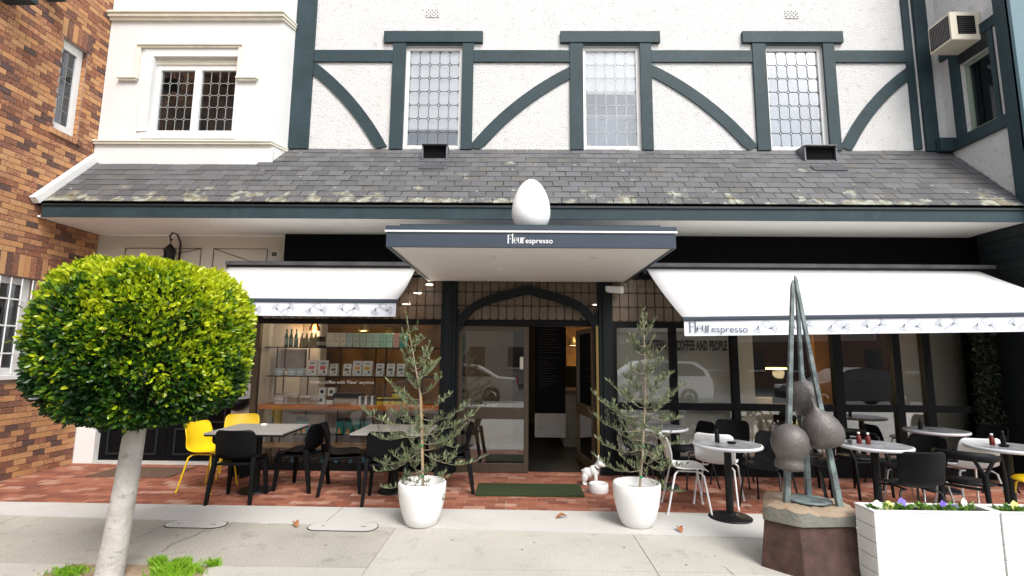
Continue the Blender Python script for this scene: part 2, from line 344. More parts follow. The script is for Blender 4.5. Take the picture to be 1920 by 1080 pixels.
# pale concrete strip in front of the brick paving
st = empty('paving_edge_strip'); tag(st, kind='structure')
for a, b in ((-12, -6.66), (-6.65, -1.9), (-1.892, 2.6), (2.608, 12)):
    slab('concrete_panel', concW, [(a, stripB(a)), (b, stripB(b)), (b, stripF(b)), (a, stripF(a))], -.05, .006, st)
# cracks in the footpath
def crack(pts, w=.006, name='footpath_crack'):
    mb = MB(); P = []
    for a, b in zip(pts, pts[1:]):
        for t in range(5): P.append((a[0]+(b[0]-a[0])*t/5+U(-.012, .012), a[1]+(b[1]-a[1])*t/5+U(-.012, .012)))
    P.append(pts[-1]); mb.ribbon([p for p in P], w, (0, 0, .0035), (1, 0, 0), (0, 1, 0))
    mb.build(name, jointm, fp)
crack([gr(305, 1035)[:2], gr(325, 1020)[:2], gr(365, 1004)[:2], gr(390, 992)[:2]])
crack([gr(420, 992)[:2], gr(440, 980)[:2], gr(450, 972)[:2]], .004)
crack([gr(0, 982)[:2], gr(25, 972)[:2], gr(45, 965)[:2]], .005)
crack([gr(1355, 1063)[:2], gr(1372, 1072)[:2], gr(1378, 1079)[:2]], .004)
gum = MB()
for i in range(150):
    x, y = U(-6, 5), U(2.2, 5.0); r = U(.004, .014); gum.vprism([(x+r*math.cos(a*1.047)*U(.8, 1.3), y+r*math.sin(a*1.047)) for a in range(6)], .0004, .0012)
gum.build('gum_spots', M('old_gum', (.16, .15, .13), .9, .3, 20, world=True), fp, kind='stuff')
# brick paving
pv = empty('brick_paving'); tag(pv, kind='structure')
MB().box(-7.2, 7.3, 5.6, 8.05, -.05, -.004).build('mortar_bed', pavjoint, pv)
L_, D_ = .232, .116
pm = MB().box(.005, L_-.005, .005, D_-.005, -.02, .003).mesh('paving_brick', paverm)
cand = []
row = 0; y = 5.70
while y < 7.80:
    off = (row % 2)*L_/2
    x = -6.62
    while x < 6.85:
        xx = x+off-L_/2
        cand.append((y+ (0 if True else 0), xx)); x += L_
    y += D_; row += 1
vis = sorted([c for c in cand if c[0]+D_ > stripF(c[1])+.03], key=lambda c: c[0]*c[0]+c[1]*c[1]*.3)
for (y, x) in vis[:300]:
    inst('paving_brick', pm, pv, (x+U(-.002, .002), y+U(-.002, .002), U(-.0025, .0025)), (0, 0, U(-.008, .008)))
mb = MB()
for (y, x) in vis[300:]+[c for c in cand if c not in vis]:
    z = U(-.0025, .0025); mb.box(x+.005, x+L_-.005, y+.005, y+D_-.005, -.02, .003+z)
mb.build('paving_bricks', paverm, pv, kind='stuff')
# utility covers
def cover(c, w, d, name, label):
    e = empty(name, c, R(-1.5), label, 'utility cover')
    def rr(w, d, r, n=5):
        P = []
        for cx, cy, a0 in ((w/2-r, d/2-r, 0), (-w/2+r, d/2-r, 90), (-w/2+r, -d/2+r, 180), (w/2-r, -d/2+r, 270)):
            for i in range(n): a = R(a0+90*i/(n-1)); P.append((cx+r*math.cos(a), cy+r*math.sin(a)))
        return P
    MB().vprism(rr(w+.014, d+.014, .10), -.006, .0008).build('rim', jointm, e)
    MB().vprism(rr(w, d, .10), .000, .0025).build('lid', concW, e)
    MB().vprism(rr(.05, .012, .005), .008, .011).build('lifting_slot', jointm, e, (w*.3, 0, -.007))
    MB().vprism(rr(.03, .012, .005), .008, .011).build('lifting_slot', jointm, e, (-w*.3, 0, -.007))
cover((-3.12, 5.20, .0065), .58, .20, 'utility_cover', 'worn concrete utility cover with oval rim nearest the ficus trunk')
cover((-1.68, 5.19, .0065), .66, .24, 'utility_cover', 'pale rounded utility cover let into footpath beside the left olive pot')

# ================================================================== CAFE BUILDING
cb = empty('cafe_building', (0, 8, 0), 0, 'mock tudor cafe building, white roughcast and teal timbers over a slate skirt roof and shopfront', 'building')
def P_(mb, name, m, bev=0, parent=None, **k):
    o = mb.build(name, m, parent or cb, bev=bev, **k)
    o.location = (0, -8, 0) if (parent is None or parent == cb) else (0, 0, 0)
    return o
def sub(name, parent=None):
    e = empty(name); e.parent = parent or cb; e.location = (0, -8, 0) if e.parent == cb else (0, 0, 0); return e
YW = 7.9; ZB = 4.93
wins = [(-1.892, -.955, 4.98, 6.75), (1.03, 1.965, 4.98, 6.75), (4.02, 4.955, 4.98, 6.75)]     # openings between timbers
def wall_holes(mb, x0, x1, z0, z1, holes, y0, y1):
    xs = sorted(set([x0, x1]+[h[0] for h in holes]+[h[1] for h in holes]))
    for a, b in zip(xs, xs[1:]):
        hs = [h for h in holes if h[0] <= a+1e-6 and h[1] >= b-1e-6]
        zs = [z0]
        for h in sorted(hs, key=lambda h: h[2]): zs += [h[2], h[3]]
        zs.append(z1)
        for i in range(0, len(zs), 2):
            if zs[i+1]-zs[i] > 1e-4: mb.box(a, b, y0, y1, zs[i], zs[i+1])
    return mb
P_(wall_holes(MB(), -3.76, 6.85, 4.3, 9.2, wins, YW, YW+.3), 'upper_wall', roughcast)
# timbers (each its own part)
def beam(x0, x1, z0, z1, pr=.035, y=YW, name='timber', m=teal, dy=0):
    return P_(MB().box(x0, x1, y-pr, y-.001, z0, z1), name, m, .004)
beam(-3.745, -3.42, 4.94, 9.2, .05, name='timber_post')
beam(6.30, 6.42, 4.97, 9.2, .034, name='timber_post'); beam(6.475, 6.68, 4.93, 9.2, .06, name='timber_post')
for (a, b, _, _) in wins:
    beam(a-.215, a, 4.94, 6.785, .045, name='timber_post'); beam(b, b+.185, 4.94, 6.785, .045, name='timber_post')
    beam(a-.372, b+.335, 6.785, 6.985, .06, name='timber_lintel')
    beam(a, b, 6.75, 6.784, .03, name='timber_head', m=teal)
rail = [(-3.418, wins[0][0]-.217), (wins[0][1]+.187, wins[1][0]-.217), (wins[1][1]+.187, wins[2][0]-.217), (wins[2][1]+.187, 6.298)]
for a, b in rail: beam(a, b, 6.45, 6.66, .036, name='timber_rail')
def brace(p0, p1, bow, w=.19):
    p0 = Vector(p0); p1 = Vector(p1); d = (p1-p0); n = Vector((-d.y, d.x)).normalized(); out = []; inn = []
    for i in range(13):
        t = i/12; c = p0+d*t+n*bow*4*t*(1-t); tt = (d+n*bow*4*(1-2*t)).normalized(); nn = Vector((-tt.y, tt.x))
        out.append(c+nn*w/2); inn.append(c-nn*w/2)
    zc = lambda q: (q.x, min(max(q.y, 4.945), 6.448))
    mb = MB(); o = [zc(q) for q in out]; i_ = [zc(q) for q in inn]
    for j in range(12):
        mb.prism([o[j], o[j+1], i_[j+1], i_[j]], YW-.028, YW-.001)
    P_(mb, 'curved_brace', teal)
def px(u, v): q = at(u, v, YW); return (q.x, q.z)
brace(px(583, 124), px(716, 280), .10)
brace(px(1078, 133), px(888, 282), -.0-.12)
brace(px(1216, 131), px(1412, 282), .12)
brace(px(1707, 135), px(1585, 282), -.11)
# wall vents (perforated) and rainwater specks
for (u, v) in ((811, 25), (1484, 27)):
    q = at(u, v, YW); e = sub('wall_vent')
    MB().box(q.x-.11, q.x+.11, YW-.012, YW-.001, q.z-.075, q.z+.075).build('vent_plate', roughcast, e)
    mb = MB()
    for i in range(7):
        for j in range(4):
            if (i+j) % 2 == 0: mb.box(q.x-.1+i*.03, q.x-.085+i*.03, YW-.0145, YW-.0125, q.z-.06+j*.032, q.z-.042+j*.032)
    mb.build('vent_holes', blackp, e, kind='stuff')
# ---- leaded windows
def octo(w, h, c, t=.003):
    return MB().prism([(-w/2+c, -h/2), (w/2-c, -h/2), (w/2, -h/2+c), (w/2, h/2-c), (w/2-c, h/2), (-w/2+c, h/2), (-w/2, h/2-c), (-w/2, -h/2+c)], -t/2, t/2)
def leaded(parent, x0, x1, z0, z1, nx, nz, y, gm, lm, t=.007, c=.028, skip=None, name='pane', tilt=.006, dia=True):
    w = (x1-x0)/nx; h = (z1-z0)/nz; me = octo(w-t*.6, h-t*.6, c).mesh(name, gm); lb = MB(); db = MB()
    okc = lambda i, j: skip is None or not skip(x0+(i+.5)*w, z0+(j+.5)*h)
    for i in range(nx):
        for j in range(nz):
            if not okc(i, j): continue
            cx, cz = x0+(i+.5)*w, z0+(j+.5)*h
            inst(name, me, parent, (cx, y, cz), (U(-tilt, tilt), 0, U(-tilt, tilt)))
            if i > 0: lb.box(cx-w/2-t/2, cx-w/2+t/2, y-.005, y+.005, cz-h/2+c, cz+h/2-c)
            if j > 0: lb.box(cx-w/2+c, cx+w/2-c, y-.005, y+.005, cz-h/2-t/2, cz-h/2+t/2)
    for i in range(nx+1):
        for j in range(nz+1):
            X, Z = x0+i*w, z0+j*h
            if skip and skip(X, Z): continue
            pts = [(c, 0), (0, c), (-c, 0), (0, -c), (c, 0)]
            for a, b in zip(pts, pts[1:]):
                ax, az, bx, bz = X+a[0], Z+a[1], X+b[0], Z+b[1]
                if min(ax, bx) < x0-1e-4 or max(ax, bx) > x1+1e-4 or min(az, bz) < z0-1e-4 or max(az, bz) > z1+1e-4: continue
                n = Vector((bz-az, -(bx-ax))).normalized()*t/2
                lb.prism([(ax+n.x, az+n.y), (bx+n.x, bz+n.y), (bx-n.x, bz-n.y), (ax-n.x, az-n.y)], y-.0055, y+.0055)
            if dia and 0 < i < nx and 0 < j < nz:
                db.prism([(X+c, Z), (X, Z+c), (X-c, Z), (X, Z-c)], y-.001, y+.001)
    lb.build('lead_came', lm, parent, kind='stuff')
    if db.v: db.build('diamond_quarries', gm, parent, kind='stuff')
def winbox(parent, x0, x1, z0, z1, y, d=.5, m=curtain):
    mb = MB(); mb.box(x0, x1, y+d, y+d+.02, z0, z1); mb.box(x0-.02, x0, y, y+d, z0, z1); mb.box(x1, x1+.02, y, y+d, z0, z1)
    mb.box(x0, x1, y, y+d, z1, z1+.02); mb.box(x0, x1, y, y+d, z0-.02, z0); mb.build('room_lining', m, parent)
specs = [(0, .80, -.5, lead), (1, .42, -.2, leadl), (2, .12, 0, lead)]
for (i, bl, _, lm), (a, b, z0, z1) in zip(specs, wins):
    e = sub('leaded_window'); yf = YW+.07
    z0 += .0; fa = .055
    mb = MB(); mb.box(a, a+fa, yf-.03, yf+.05, z0, z1-.002); mb.box(b-fa, b, yf-.03, yf+.05, z0, z1-.002)
    mb.box(a+fa, b-fa, yf-.03, yf+.05, z0, z0+fa); mb.box(a+fa, b-fa, yf-.03, yf+.05, z1-fa-.002, z1-.002)
    mb.build('frame', whitep, e, bev=.004)
    X0, X1, Z0, Z1 = a+fa, b-fa, z0+fa, z1-fa-.002
    leaded(e, X0, X1, Z0, Z1, 5, 7, yf, gl_up, lm, .009, .03)
    zb = Z1-(Z1-Z0)*bl
    MB().box(X0, X1, yf+.06, yf+.065, zb, Z1).build('roller_blind', blind, e)
    MB().box(X0, X1, yf+.055, yf+.075, zb-.025, zb-.001).build('blind_rail', whitep, e)
    winbox(e, a, b, z0, z1, yf+.10, .35)
    if i == 1:
        MB().box(X0, X1, yf+.2, yf+.22, Z0+.62, Z0+.64).build('window_bar', whitep, e)
        for q in (0.07, .78): MB().lathe([(.035, 0), (.045, .05), (.02, .12), (.0, .14)], 10, (X0+q*.9, yf+.15, Z0)).build('ornament', whitep, e)
MB_ = MB
P_(MB().box(-3.42, 6.3, YW-.02, YW-.002, 4.905, 4.935), 'base_flashing', whitep)
# ---- white rendered bay on the left
bay = sub('rendered_bay')
YB = 7.6
bw = (-5.87, -4.53, 5.08, 6.36)
mb = wall_holes(MB(), -6.64, -3.83, 4.3, 9.2, [bw], YB, YB+.25)
mb.vprism([(-3.83, YB), (-3.745, YW-.051), (-3.745, YW+.2), (-3.83, YW+.2)], 4.3, 9.2)
mb.build('bay_wall', render_w, bay)
def mould(zs, name, x0=-6.64, x1=-3.83):
    mb = MB()
    for z0, z1, pr in zs:
        mb.vprism([(x0, YB-.001), (x0, YB-pr), (x1+pr*.3, YB-pr), (-3.746+pr*.25, YW-.06), (-3.746, YW-.055), (x1, YB-.001)], z0, z1)
    mb.build(name, cream, bay, bev=.004)
mould([(6.98, 7.02, .05), (7.021, 7.07, .09), (7.071, 7.10, .12)], 'upper_moulding')
mould([(4.84, 4.87, .04), (4.871, 4.905, .08), (4.906, 4.93, .10)], 'lower_moulding', -6.64, -3.87)
MB().box(-6.64, -3.83, YB-.035, YB-.001, 4.55, 4.839).build('bay_plinth', render_w, bay)
# window hood
hood = MB()
for z0, z1, pr in ((6.50, 6.53, .05), (6.531, 6.56, .075)): hood.box(-6.14, -4.44, YB-pr, YB-.001, z0, z1)
for xa, xb in ((-6.14, -6.08), (-4.50, -4.44)): hood.box(xa, xb, YB-.05, YB-.001, 6.0, 6.499)
for xa, xb in ((-6.40, -6.08), (-4.50, -4.16)):
    hood.box(xa, xb, YB-.075, YB-.001, 5.97, 5.999); hood.box(xa+.03, xb-.02, YB-.05, YB-.001, 5.94, 5.969)
hood.build('window_hood', cream, bay, bev=.004)
MB().box(-6.03, -4.51, YB-.02, YB-.001, 6.362, 6.499).box(-6.03, -5.872, YB-.02, YB-.001, 5.10, 6.361).box(-5.95, -4.46, YB-.03, YB-.001, 4.98, 5.079).build('window_surround', render_w, bay, bev=.003)
e = sub('leaded_casement'); yf = YB+.12
a, b, z0, z1 = bw; mid = (a+b)/2+.01
fr = MB().box(a, a+.07, yf-.04, yf+.04, z0, z1-.09).box(b-.05, b, yf-.04, yf+.04, z0, z1-.09).box(mid-.055, mid+.055, yf-.045, yf+.04, z0+.08, z1-.181).box(a+.07, b-.05, yf-.04, yf+.04, z0, z0+.08).box(a+.07, b-.05, yf-.04, yf+.04, z1-.18, z1-.09)
fr.build('frame', whitep, e, bev=.004)
MB().box(a, b, yf-.06, yf+.05, z1-.089, z1).build('frame_head', cream, e)
for xa, xb in ((a+.07, mid-.055), (mid+.055, b-.05)):
    leaded(e, xa, xb, z0+.08, z1-.18, 4, 5, yf, glass('grey_leaded_glass', (.62, .62, .62), .4, .0), leadl, .009, .028)
winbox(e, a, b, z0, z1, yf+.06, .4, M('grey_room', (.26, .26, .255), .9, .3, 2))
# ---- slate skirt roof
ZE, YE = 3.70, 6.75; sl_ = (4.94-ZE)/(YW-YE); ang = math.atan(sl_); SL = math.hypot(YW-YE, 4.94-ZE)
P_(MB().hexa([(-6.64, YE+.02, ZE-.05), (6.84, YE+.02, ZE-.05), (6.84, YW, 4.90), (-6.64, YW, 4.90), (-6.64, YE+.02, ZE-.03), (6.84, YE+.02, ZE-.03), (6.84, YW, 4.92), (-6.64, YW, 4.92)]), 'roof_deck', blackp)
roof = sub('slate_roof')
expo = SL/11; sw = .236
sm_ = MB().box(-sw/2+.0025, sw/2-.0025, 0, expo*1.35, 0, .008).mesh('slate', slatem)
cs = []
for r in range(11):
    x = -6.62+((r % 2)*.5+.1*math.sin(r*7))*sw
    while x < 6.94:
        s = r*expo; yy = YE+s*math.cos(ang)
        if not (x < -3.95 and yy > YB-.12): cs.append((r, x, s))
        x += sw
cs2 = sorted(cs, key=lambda c: (YE+c[2]*math.cos(ang))**2+c[1]**2*.25)
def slate_T(r, x, s):
    return Vector((x, YE+s*math.cos(ang), ZE+s*math.sin(ang)+.012))
for n, (r, x, s) in enumerate(cs2[:300]):
    o = inst('slate', sm_, roof, slate_T(r, x, s), (ang-R(2.4)+U(-.008, .008), 0, U(-.012, .012)), (U(.97, 1.0), 1, U(.8, 1.5)))
mb = MB()
for (r, x, s) in cs2[300:]:
    if x-sw/2 > 6.83: continue
    T = Matrix.Translation(slate_T(r, x, s)) @ Matrix.Rotation(ang-R(2.4)+U(-.008, .008), 4, 'X') @ Matrix.Rotation(U(-.012, .012), 4, 'Z')
    q = MB().box(-sw/2+.0025, min(sw/2-.0025, 6.846-x), 0, expo*1.35, 0, .008*U(.8, 1.5)); mb.add([T @ Vector(v) for v in q.v], q.f)
mb.build('slates', slatem, roof, kind='stuff')
# hip/flashings
def slope_box(mb, x0, x1, s0, s1, h0, h1):
    c, s = math.cos(ang), math.sin(ang)
    f = lambda x, t, h: (x, YE+t*c-h*s, ZE+t*s+h*c)
    return mb.hexa([f(x0, s0, h0), f(x1, s0, h0), f(x1, s1, h0), f(x0, s1, h0), f(x0, s0, h1), f(x1, s0, h1), f(x1, s1, h1), f(x0, s1, h1)])
P_(slope_box(MB(), -6.64, -6.545, -.06, 1.28, .01, .11), 'verge_flashing', whitep, .004)
for (u, v) in ((818, 290), (1528, 292)):
    q = at(u, v, 7.78); e = sub('roof_vent')
    mb = MB(); w = .2 if u < 1000 else .25
    y0, y1 = 7.62, 7.86; z0 = 4.68; z1 = 4.93
    for xa, xb in ((q.x-w, q.x-w+.02), (q.x+w-.02, q.x+w)):
        mb.hexa([(xa, y0, z0), (xb, y0, z0), (xb, y1, z0+.2), (xa, y1, z0+.2), (xa, y0, z1-.02), (xb, y0, z1-.02), (xb, y1, z1), (xa, y1, z1)])
    mb.hexa([(q.x-w, y0-.03, z1-.02), (q.x+w, y0-.03, z1-.02), (q.x+w, y1, z1), (q.x-w, y1, z1), (q.x-w, y0-.03, z1-.008), (q.x+w, y0-.03, z1-.008), (q.x+w, y1, z1+.015), (q.x-w, y1, z1+.015)])
    mb.build('hood', M('lead_sheet_%d' % u, (.13, .135, .15), .5, .3, 9, metal=.2), e)
    MB().box(q.x-w+.021, q.x+w-.021, y0+.05, y0+.06, z0, z1-.03).build('opening', blackp, e)
    slope_box(MB(), q.x-w, q.x+w, .98, 1.13, .022, .03).build('apron', lead, e)
# fascia + soffit
P_(MB().box(-6.55, 6.84, YE, YE+.035, 3.49, ZE-.03), 'fascia_board', teal, .004)
P_(MB().box(-6.55, 6.84, YE-.02, YE-.001, ZE-.055, ZE-.028), 'fascia_trim', teal_dark)
P_(MB().box(-6.55, 6.84, YE-.012, YE-.001, 3.485, 3.505), 'fascia_bead', teal)
P_(MB().box(-6.64, -2.42, YE+.036, 7.86, 3.495, 3.52), 'soffit_board', soffitm)
P_(MB().box(-2.412, 6.849, YE+.036, 7.86, 3.495, 3.52), 'soffit_board', soffitm)
def downlight(par, x, y, z, r=.055):
    e = empty('downlight'); e.parent = par; e.location = (x, y, z)
    MB().lathe([(r, 0), (r, -.006), (r*.8, -.006), (r*.75, -.001)], 20).build('trim_ring', soffitm, e)
    MB().lathe([(r*.74, -.0008), (r*.3, -.003), (0.0, -.003)], 16).build('lens', creamwall, e)
dl = sub('soffit_lights')
for (u, v) in ((190, 418), (393, 420), (1340, 437)):
    q = gr(u, v, 3.495); downlight(dl, q.x, q.y, q.z)
# walls of the ground floor, left
YL = 7.86
P_(MB().box(-6.70, -3.62, YL, YL+.15, 2.35, 3.494), 'cream_wall', creamwall)
P_(MB().box(-3.615, 7.2, 7.70, 7.85, 2.865, 3.494), 'sign_wall', blackp)
P_(MB().box(-6.70, -6.36, YL, YL+.15, 0, 2.349), 'white_pillar', whitep)
P_(MB().box(-4.32, -3.85, YL-.02, YL+.15, 0, 2.349), 'white_pillar', whitep)
fr = sub('wall_frames')
for x0, x1, s in ((-6.2, -5.0, 1), (-4.80, -3.95, -1)):
    zt = at(320, 466, YL).z
    MB().tube([(x0, YL-.01, zt-.9), (x0, YL-.01, zt), (x1, YL-.01, zt), (x1, YL-.01, zt-.9)], .006, 5).build('wire_trellis', brownal, fr)
    xa, xb = (x0, x1) if s > 0 else (x1, x0)
    MB().tube([(xb, YL-.01, zt), (xa+.1*s, YL-.01, zt-.25), (xa, YL-.01, zt-.5)], .005, 5).build('wire_brace', brownal, fr)
# black entrance doors at the left
ed = sub('black_double_door')
x0, x1 = -6.355, -4.325; xm = (x0+x1)/2
for a, b in ((x0, xm-.004), (xm+.004, x1)):
    d = empty('door_leaf', parent=ed); 
    MB().box(a, b, YL+.09, YL+.13, .04, 2.33).build('leaf_board', blackp, d)
    for z0, z1 in ((.12, .52), (.60, 1.0), (1.1, 2.2)):
        mb = MB(); t = .03
        mb.box(a+.12, b-.12, YL+.07, YL+.089, z0, z0+t); mb.box(a+.12, b-.12, YL+.07, YL+.089, z1-t, z1)
        mb.box(a+.12, a+.12+t, YL+.07, YL+.089, z0+t, z1-t); mb.box(b-.12-t, b-.12, YL+.07, YL+.089, z0+t, z1-t)
        mb.build('panel_moulding', teal_dark, d, bev=.003)
MB().box(x0, x1, YL-.02, YL+.14, 0, .035).build('threshold', concW, ed)
# plank strip beside shop window
ps = sub('tiled_strip')
for i in range(5): MB().box(-4.05, -3.86, YL-.05, YL-.021, 1.2+i*.16, 1.35+i*.16).build('plank', M('stain_%d' % i, hexc('5a4038'), .7, .2, 6), ps)
# ---- posts and shopfront frames
YS = 7.55
for (xa, xb) in ((-1.13, -.91), (1.17, 1.37)):
    P_(MB().box(xa, xb, YS-.1, YS+.12, 0, 2.86).box(xa+.05, xb-.05, YS-.125, YS-.101, .15, 2.7), 'shopfront_post', postm, .006)
P_(MB().box(-3.9, -1.131, YS, YS+.08, 2.10, 2.18), 'transom', frameblk); P_(MB().box(-.909, 1.169, YS, YS+.08, 2.09, 2.18), 'transom', frameblk); P_(MB().box(1.371, 6.55, YS, YS+.08, 2.08, 2.17), 'transom', frameblk)
P_(MB().box(-3.9, 6.55, YS-.02, YS+.1, 2.80, 2.86), 'head_beam', frameblk)
P_(MB().box(-3.9, -3.82, YS, YS+.08, 0, 2.099), 'window_jamb', brownal)
P_(MB().box(-3.9, -3.82, YS, YS+.08, 2.181, 2.799), 'window_jamb', frameblk)
P_(MB().box(-3.89, -3.82, YS+.081, YL-.021, 0, 2.86), 'window_return', creamwall)
OG = [(0, 2.69), (.2, 2.635), (.4, 2.583), (.58, 2.525), (.72, 2.46), (.82, 2.39), (.9, 2.31), (.96, 2.23), (1, 2.12)]
def ogee(x):      # top edge of the four-centred entrance arch
    t = min(1, abs(x-.13)/1.03)
    for (a, za), (b, zb) in zip(OG, OG[1:]):
        if t <= b: return za+(zb-za)*(t-a)/(b-a)
    return 2.12
def clerestory(x0, x1, n, z0, z1, skip=None):
    e = sub('leaded_clerestory'); leaded(e, x0, x1, z0, z1, n, 3, YS+.02, gl_amber, came_dark, .010, .022, skip, tilt=.02)
clerestory(-3.82, -1.13, 21, 2.181, 2.80); clerestory(1.371, 6.55, 40, 2.171, 2.80)
clerestory(-.909, 1.169, 17, 2.181, 2.80)
# arch timber: band following the ogee
mb = MB(); N_ = 40
X = [-.905+i*(1.165+.905)/N_ for i in range(N_+1)]
for a, b in zip(X, X[1:]):
    na, nb = [.135+.10*max(0, abs(q-.13)/1.03-.75)/.25 for q in (a, b)]
    mb.prism([(a, max(2.0, ogee(a)-na)), (b, max(2.0, ogee(b)-nb)), (b, ogee(b)), (a, ogee(a))], YS-.07, YS-.015)
P_(mb, 'entrance_arch', postm)
for xc in (-.908, 1.138): P_(MB().box(xc, xc+.03, YS-.06, YS-.005, .02, 2.33), 'arch_jamb', postm)
# shop glass left
g1 = sub('shop_window_left')
MB().box(-3.82, -1.131, YS+.035, YS+.043, .10, 2.10).build('glass_pane', gl_left, g1)
MB().box(-3.82, -1.131, YS, YS+.08, .0, .10).build('sill', frameblk, g1)
# door: fixed left leaf, open right leaf
def doorleaf(name, w, loc, rz, par):
    d = empty(name, parent=par); d.location = loc; d.rotation_euler = (0, 0, rz)
    mb = MB(); h = 2.07; t = .05
    mb.box(0, .06, 0, t, 0, h).box(w-.07, w, 0, t, 0, h).box(.06, w-.07, 0, t, 0, .12).box(.06, w-.07, 0, t, h-.07, h)
    mb.build('door_frame', brownal, d, bev=.003)
    MB().box(.061, w-.071, -.02, t+.01, .74, .90).build('push_rail', brownal, d, bev=.003)
    MB().box(.06, w-.07, .02, .026, .12, .739).build('glass_pane', gl_shop, d)
    MB().box(.06, w-.07, .02, .026, .901, h-.07).build('glass_pane', gl_shop, d)
    MB().box(w-.13, w-.08, -.045, -.01, 1.45, 1.63).build('pull_handle', creamwall, d, bev=.01)
    return d
dr = sub('entrance_doors')
doorleaf('door_leaf', 1.03, (-.875, YS, .01), 0, dr)
doorleaf('door_leaf', 1.0, (1.13, YS+.06, .01), R(97), dr)
P_(MB().box(1.125, 1.16, YS-.09, YS-.061, .02, 2.1), 'brass_strip', brass)
# right shop windows
gw = sub('shop_window_right')
mul = [(1140, 1156), (1257, 1270), (1372, 1385), (1563, 1580), (1676, 1690), (1732, 1747), (1845, 1859)]
mx_ = []
for a, b in mul:
    xa, xb = at(a, 690, YS).x, at(b, 690, YS).x; mx_.append((xa, xb))
mx_[0] = (1.375, 1.44)
zt0, zt1 = .90, 1.0
for i, (a, b) in enumerate(mx_): MB().box(a, b, YS-.01, YS+.08, .25, 2.079).build('mullion', frameblk, gw)
for (a, b), (c, d) in zip(mx_, mx_[1:]):
    MB().box(b, c, YS-.005, YS+.075, zt0, zt1).build('transom_bar', frameblk, gw)
    MB().box(b, c, YS+.035, YS+.043, zt1, 2.08).build('glass_pane', gl_shop, gw)
    MB().box(b, c, YS+.035, YS+.043, .25, zt0).build('glass_pane', gl_shop, gw)
MB().box(1.375, mx_[-1][1], YS-.06, YS+.08, 0, .249).build('plinth', frameblk, gw)
P_(MB().box(mx_[-1][1]+.002, 6.84, YS, YS+.12, 0, 2.85), 'dark_end_wall', blackp)
# lettering on the glass
def text_mesh(s, size, sx=1, bold=0, name='lettering', mat=ink, ext=.0, sp=1):
    cu = bpy.data.curves.new(name, 'FONT'); cu.body = s; cu.size = size; cu.offset = bold; cu.extrude = ext; cu.space_character = sp
    o = bpy.data.objects.new('t', cu); C.objects.link(o)
    me = bpy.data.meshes.new_from_object(o.evaluated_get(bpy.context.evaluated_depsgraph_get()))
    bpy.data.objects.remove(o); me.name = name
    xs = [v.co.x for v in me.vertices]; mn, mx = min(xs), max(xs)
    for v in me.vertices: v.co = Vector(((v.co.x-mn)*sx, 0 if not ext else -v.co.z, v.co.y))
    me.materials.clear(); me.materials.append(mat); return me, (mx-mn)*sx
q0, q1 = at(1187, 655, YS), at(1365, 655, YS)
me, w = text_mesh('THE PATTERN OF COFFEE AND PEOPLE', .19, .5, .011, sp=1.1)
sc_ = (q1.x-q0.x)/w
o = inst('window_lettering', me, gw, (q0.x, YS+.030, q0.z), (0, 0, 0), (sc_, 1, .138/.137))
q0, q1 = at(580, 719, YS), at(700, 719, YS)
me, w = text_mesh("mmm...coffee with 'Fleur' anytime", .09, 1, 0, mat=whiteink)
inst('window_lettering', me, g1, (q0.x, YS+.030, q0.z), (0, 0, 0), ((q1.x-q0.x)/w, 1, .75))
me, w = text_mesh("mmm...coffee with 'Fleur'", .07, 1, 0, mat=whiteink)
inst('window_lettering', me, dr, (-.66, YS+.012, .93), (0, 0, 0), (.36/w, 1, .5))

# ================================================================== INTERIOR
it = sub('interior')
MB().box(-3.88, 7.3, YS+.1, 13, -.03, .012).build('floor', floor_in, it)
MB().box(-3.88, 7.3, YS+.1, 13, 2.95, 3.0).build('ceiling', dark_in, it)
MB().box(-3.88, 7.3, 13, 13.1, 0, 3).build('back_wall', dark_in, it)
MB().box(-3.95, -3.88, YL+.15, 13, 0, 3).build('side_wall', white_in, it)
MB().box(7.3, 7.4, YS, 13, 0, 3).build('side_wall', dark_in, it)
MB().box(-3.87, -3.58, 9.2, 9.3, 0.02, 2.9).build('white_partition', white_in, it)
MB().box(-4.6, -1.2, 10.4, 10.5, 0.02, 2.9).build('brown_wall', M('mottled_brown_wall', (.05, .028, .014), .8, .3, 2.2, col2=(.20, .10, .035)), it)
MB().box(-3.85, -1.2, 8.35, 8.38, .02, .84).build('reflection_panel', M('pink_reflection', (.42, .37, .36), .8, .1, 2), it)  # added panel, coloured like the pale pink reflections in the glass
MB().box(-1.0, -.1, 9.8, 9.9, 0.02, 2.9).build('brown_partition', M('brown_interior', (.10, .07, .045), .8), it)
MB().box(1.45, 3.52, 7.78, 7.86, 0.02, 2.7).build('beige_partition', beige_in, it)
a = at(1530, 700, 10.0).x; b = at(1572, 700, 10.0).x
MB().box(a, b, 10.0, 10.1, .02, 2.9).build('ochre_partition', ochre_in, it)
a = at(1692, 700, 8.3).x; b = at(1733, 700, 8.3).x; c = at(1848, 700, 8.3).x
MB().box(a, b-.02, 8.3, 8.33, .02, 2.6).build('fabric_blind', beige_in, it)
MB().box(b, c, 8.3, 8.33, .02, 2.6).build('fabric_blind', beige_in, it)
a = at(1612, 700, 11.2).x; b = at(1672, 700, 11.2).x
MB().box(a, b, 11.2, 11.25, .8, 2.6).build('pale_partition', beige_in, it)
a = at(1395, 820, 9.5).x; b = at(1452, 820, 9.5).x
MB().box(a, b, 9.5, 9.55, .0, .95).build('pale_partition', white_in, it)
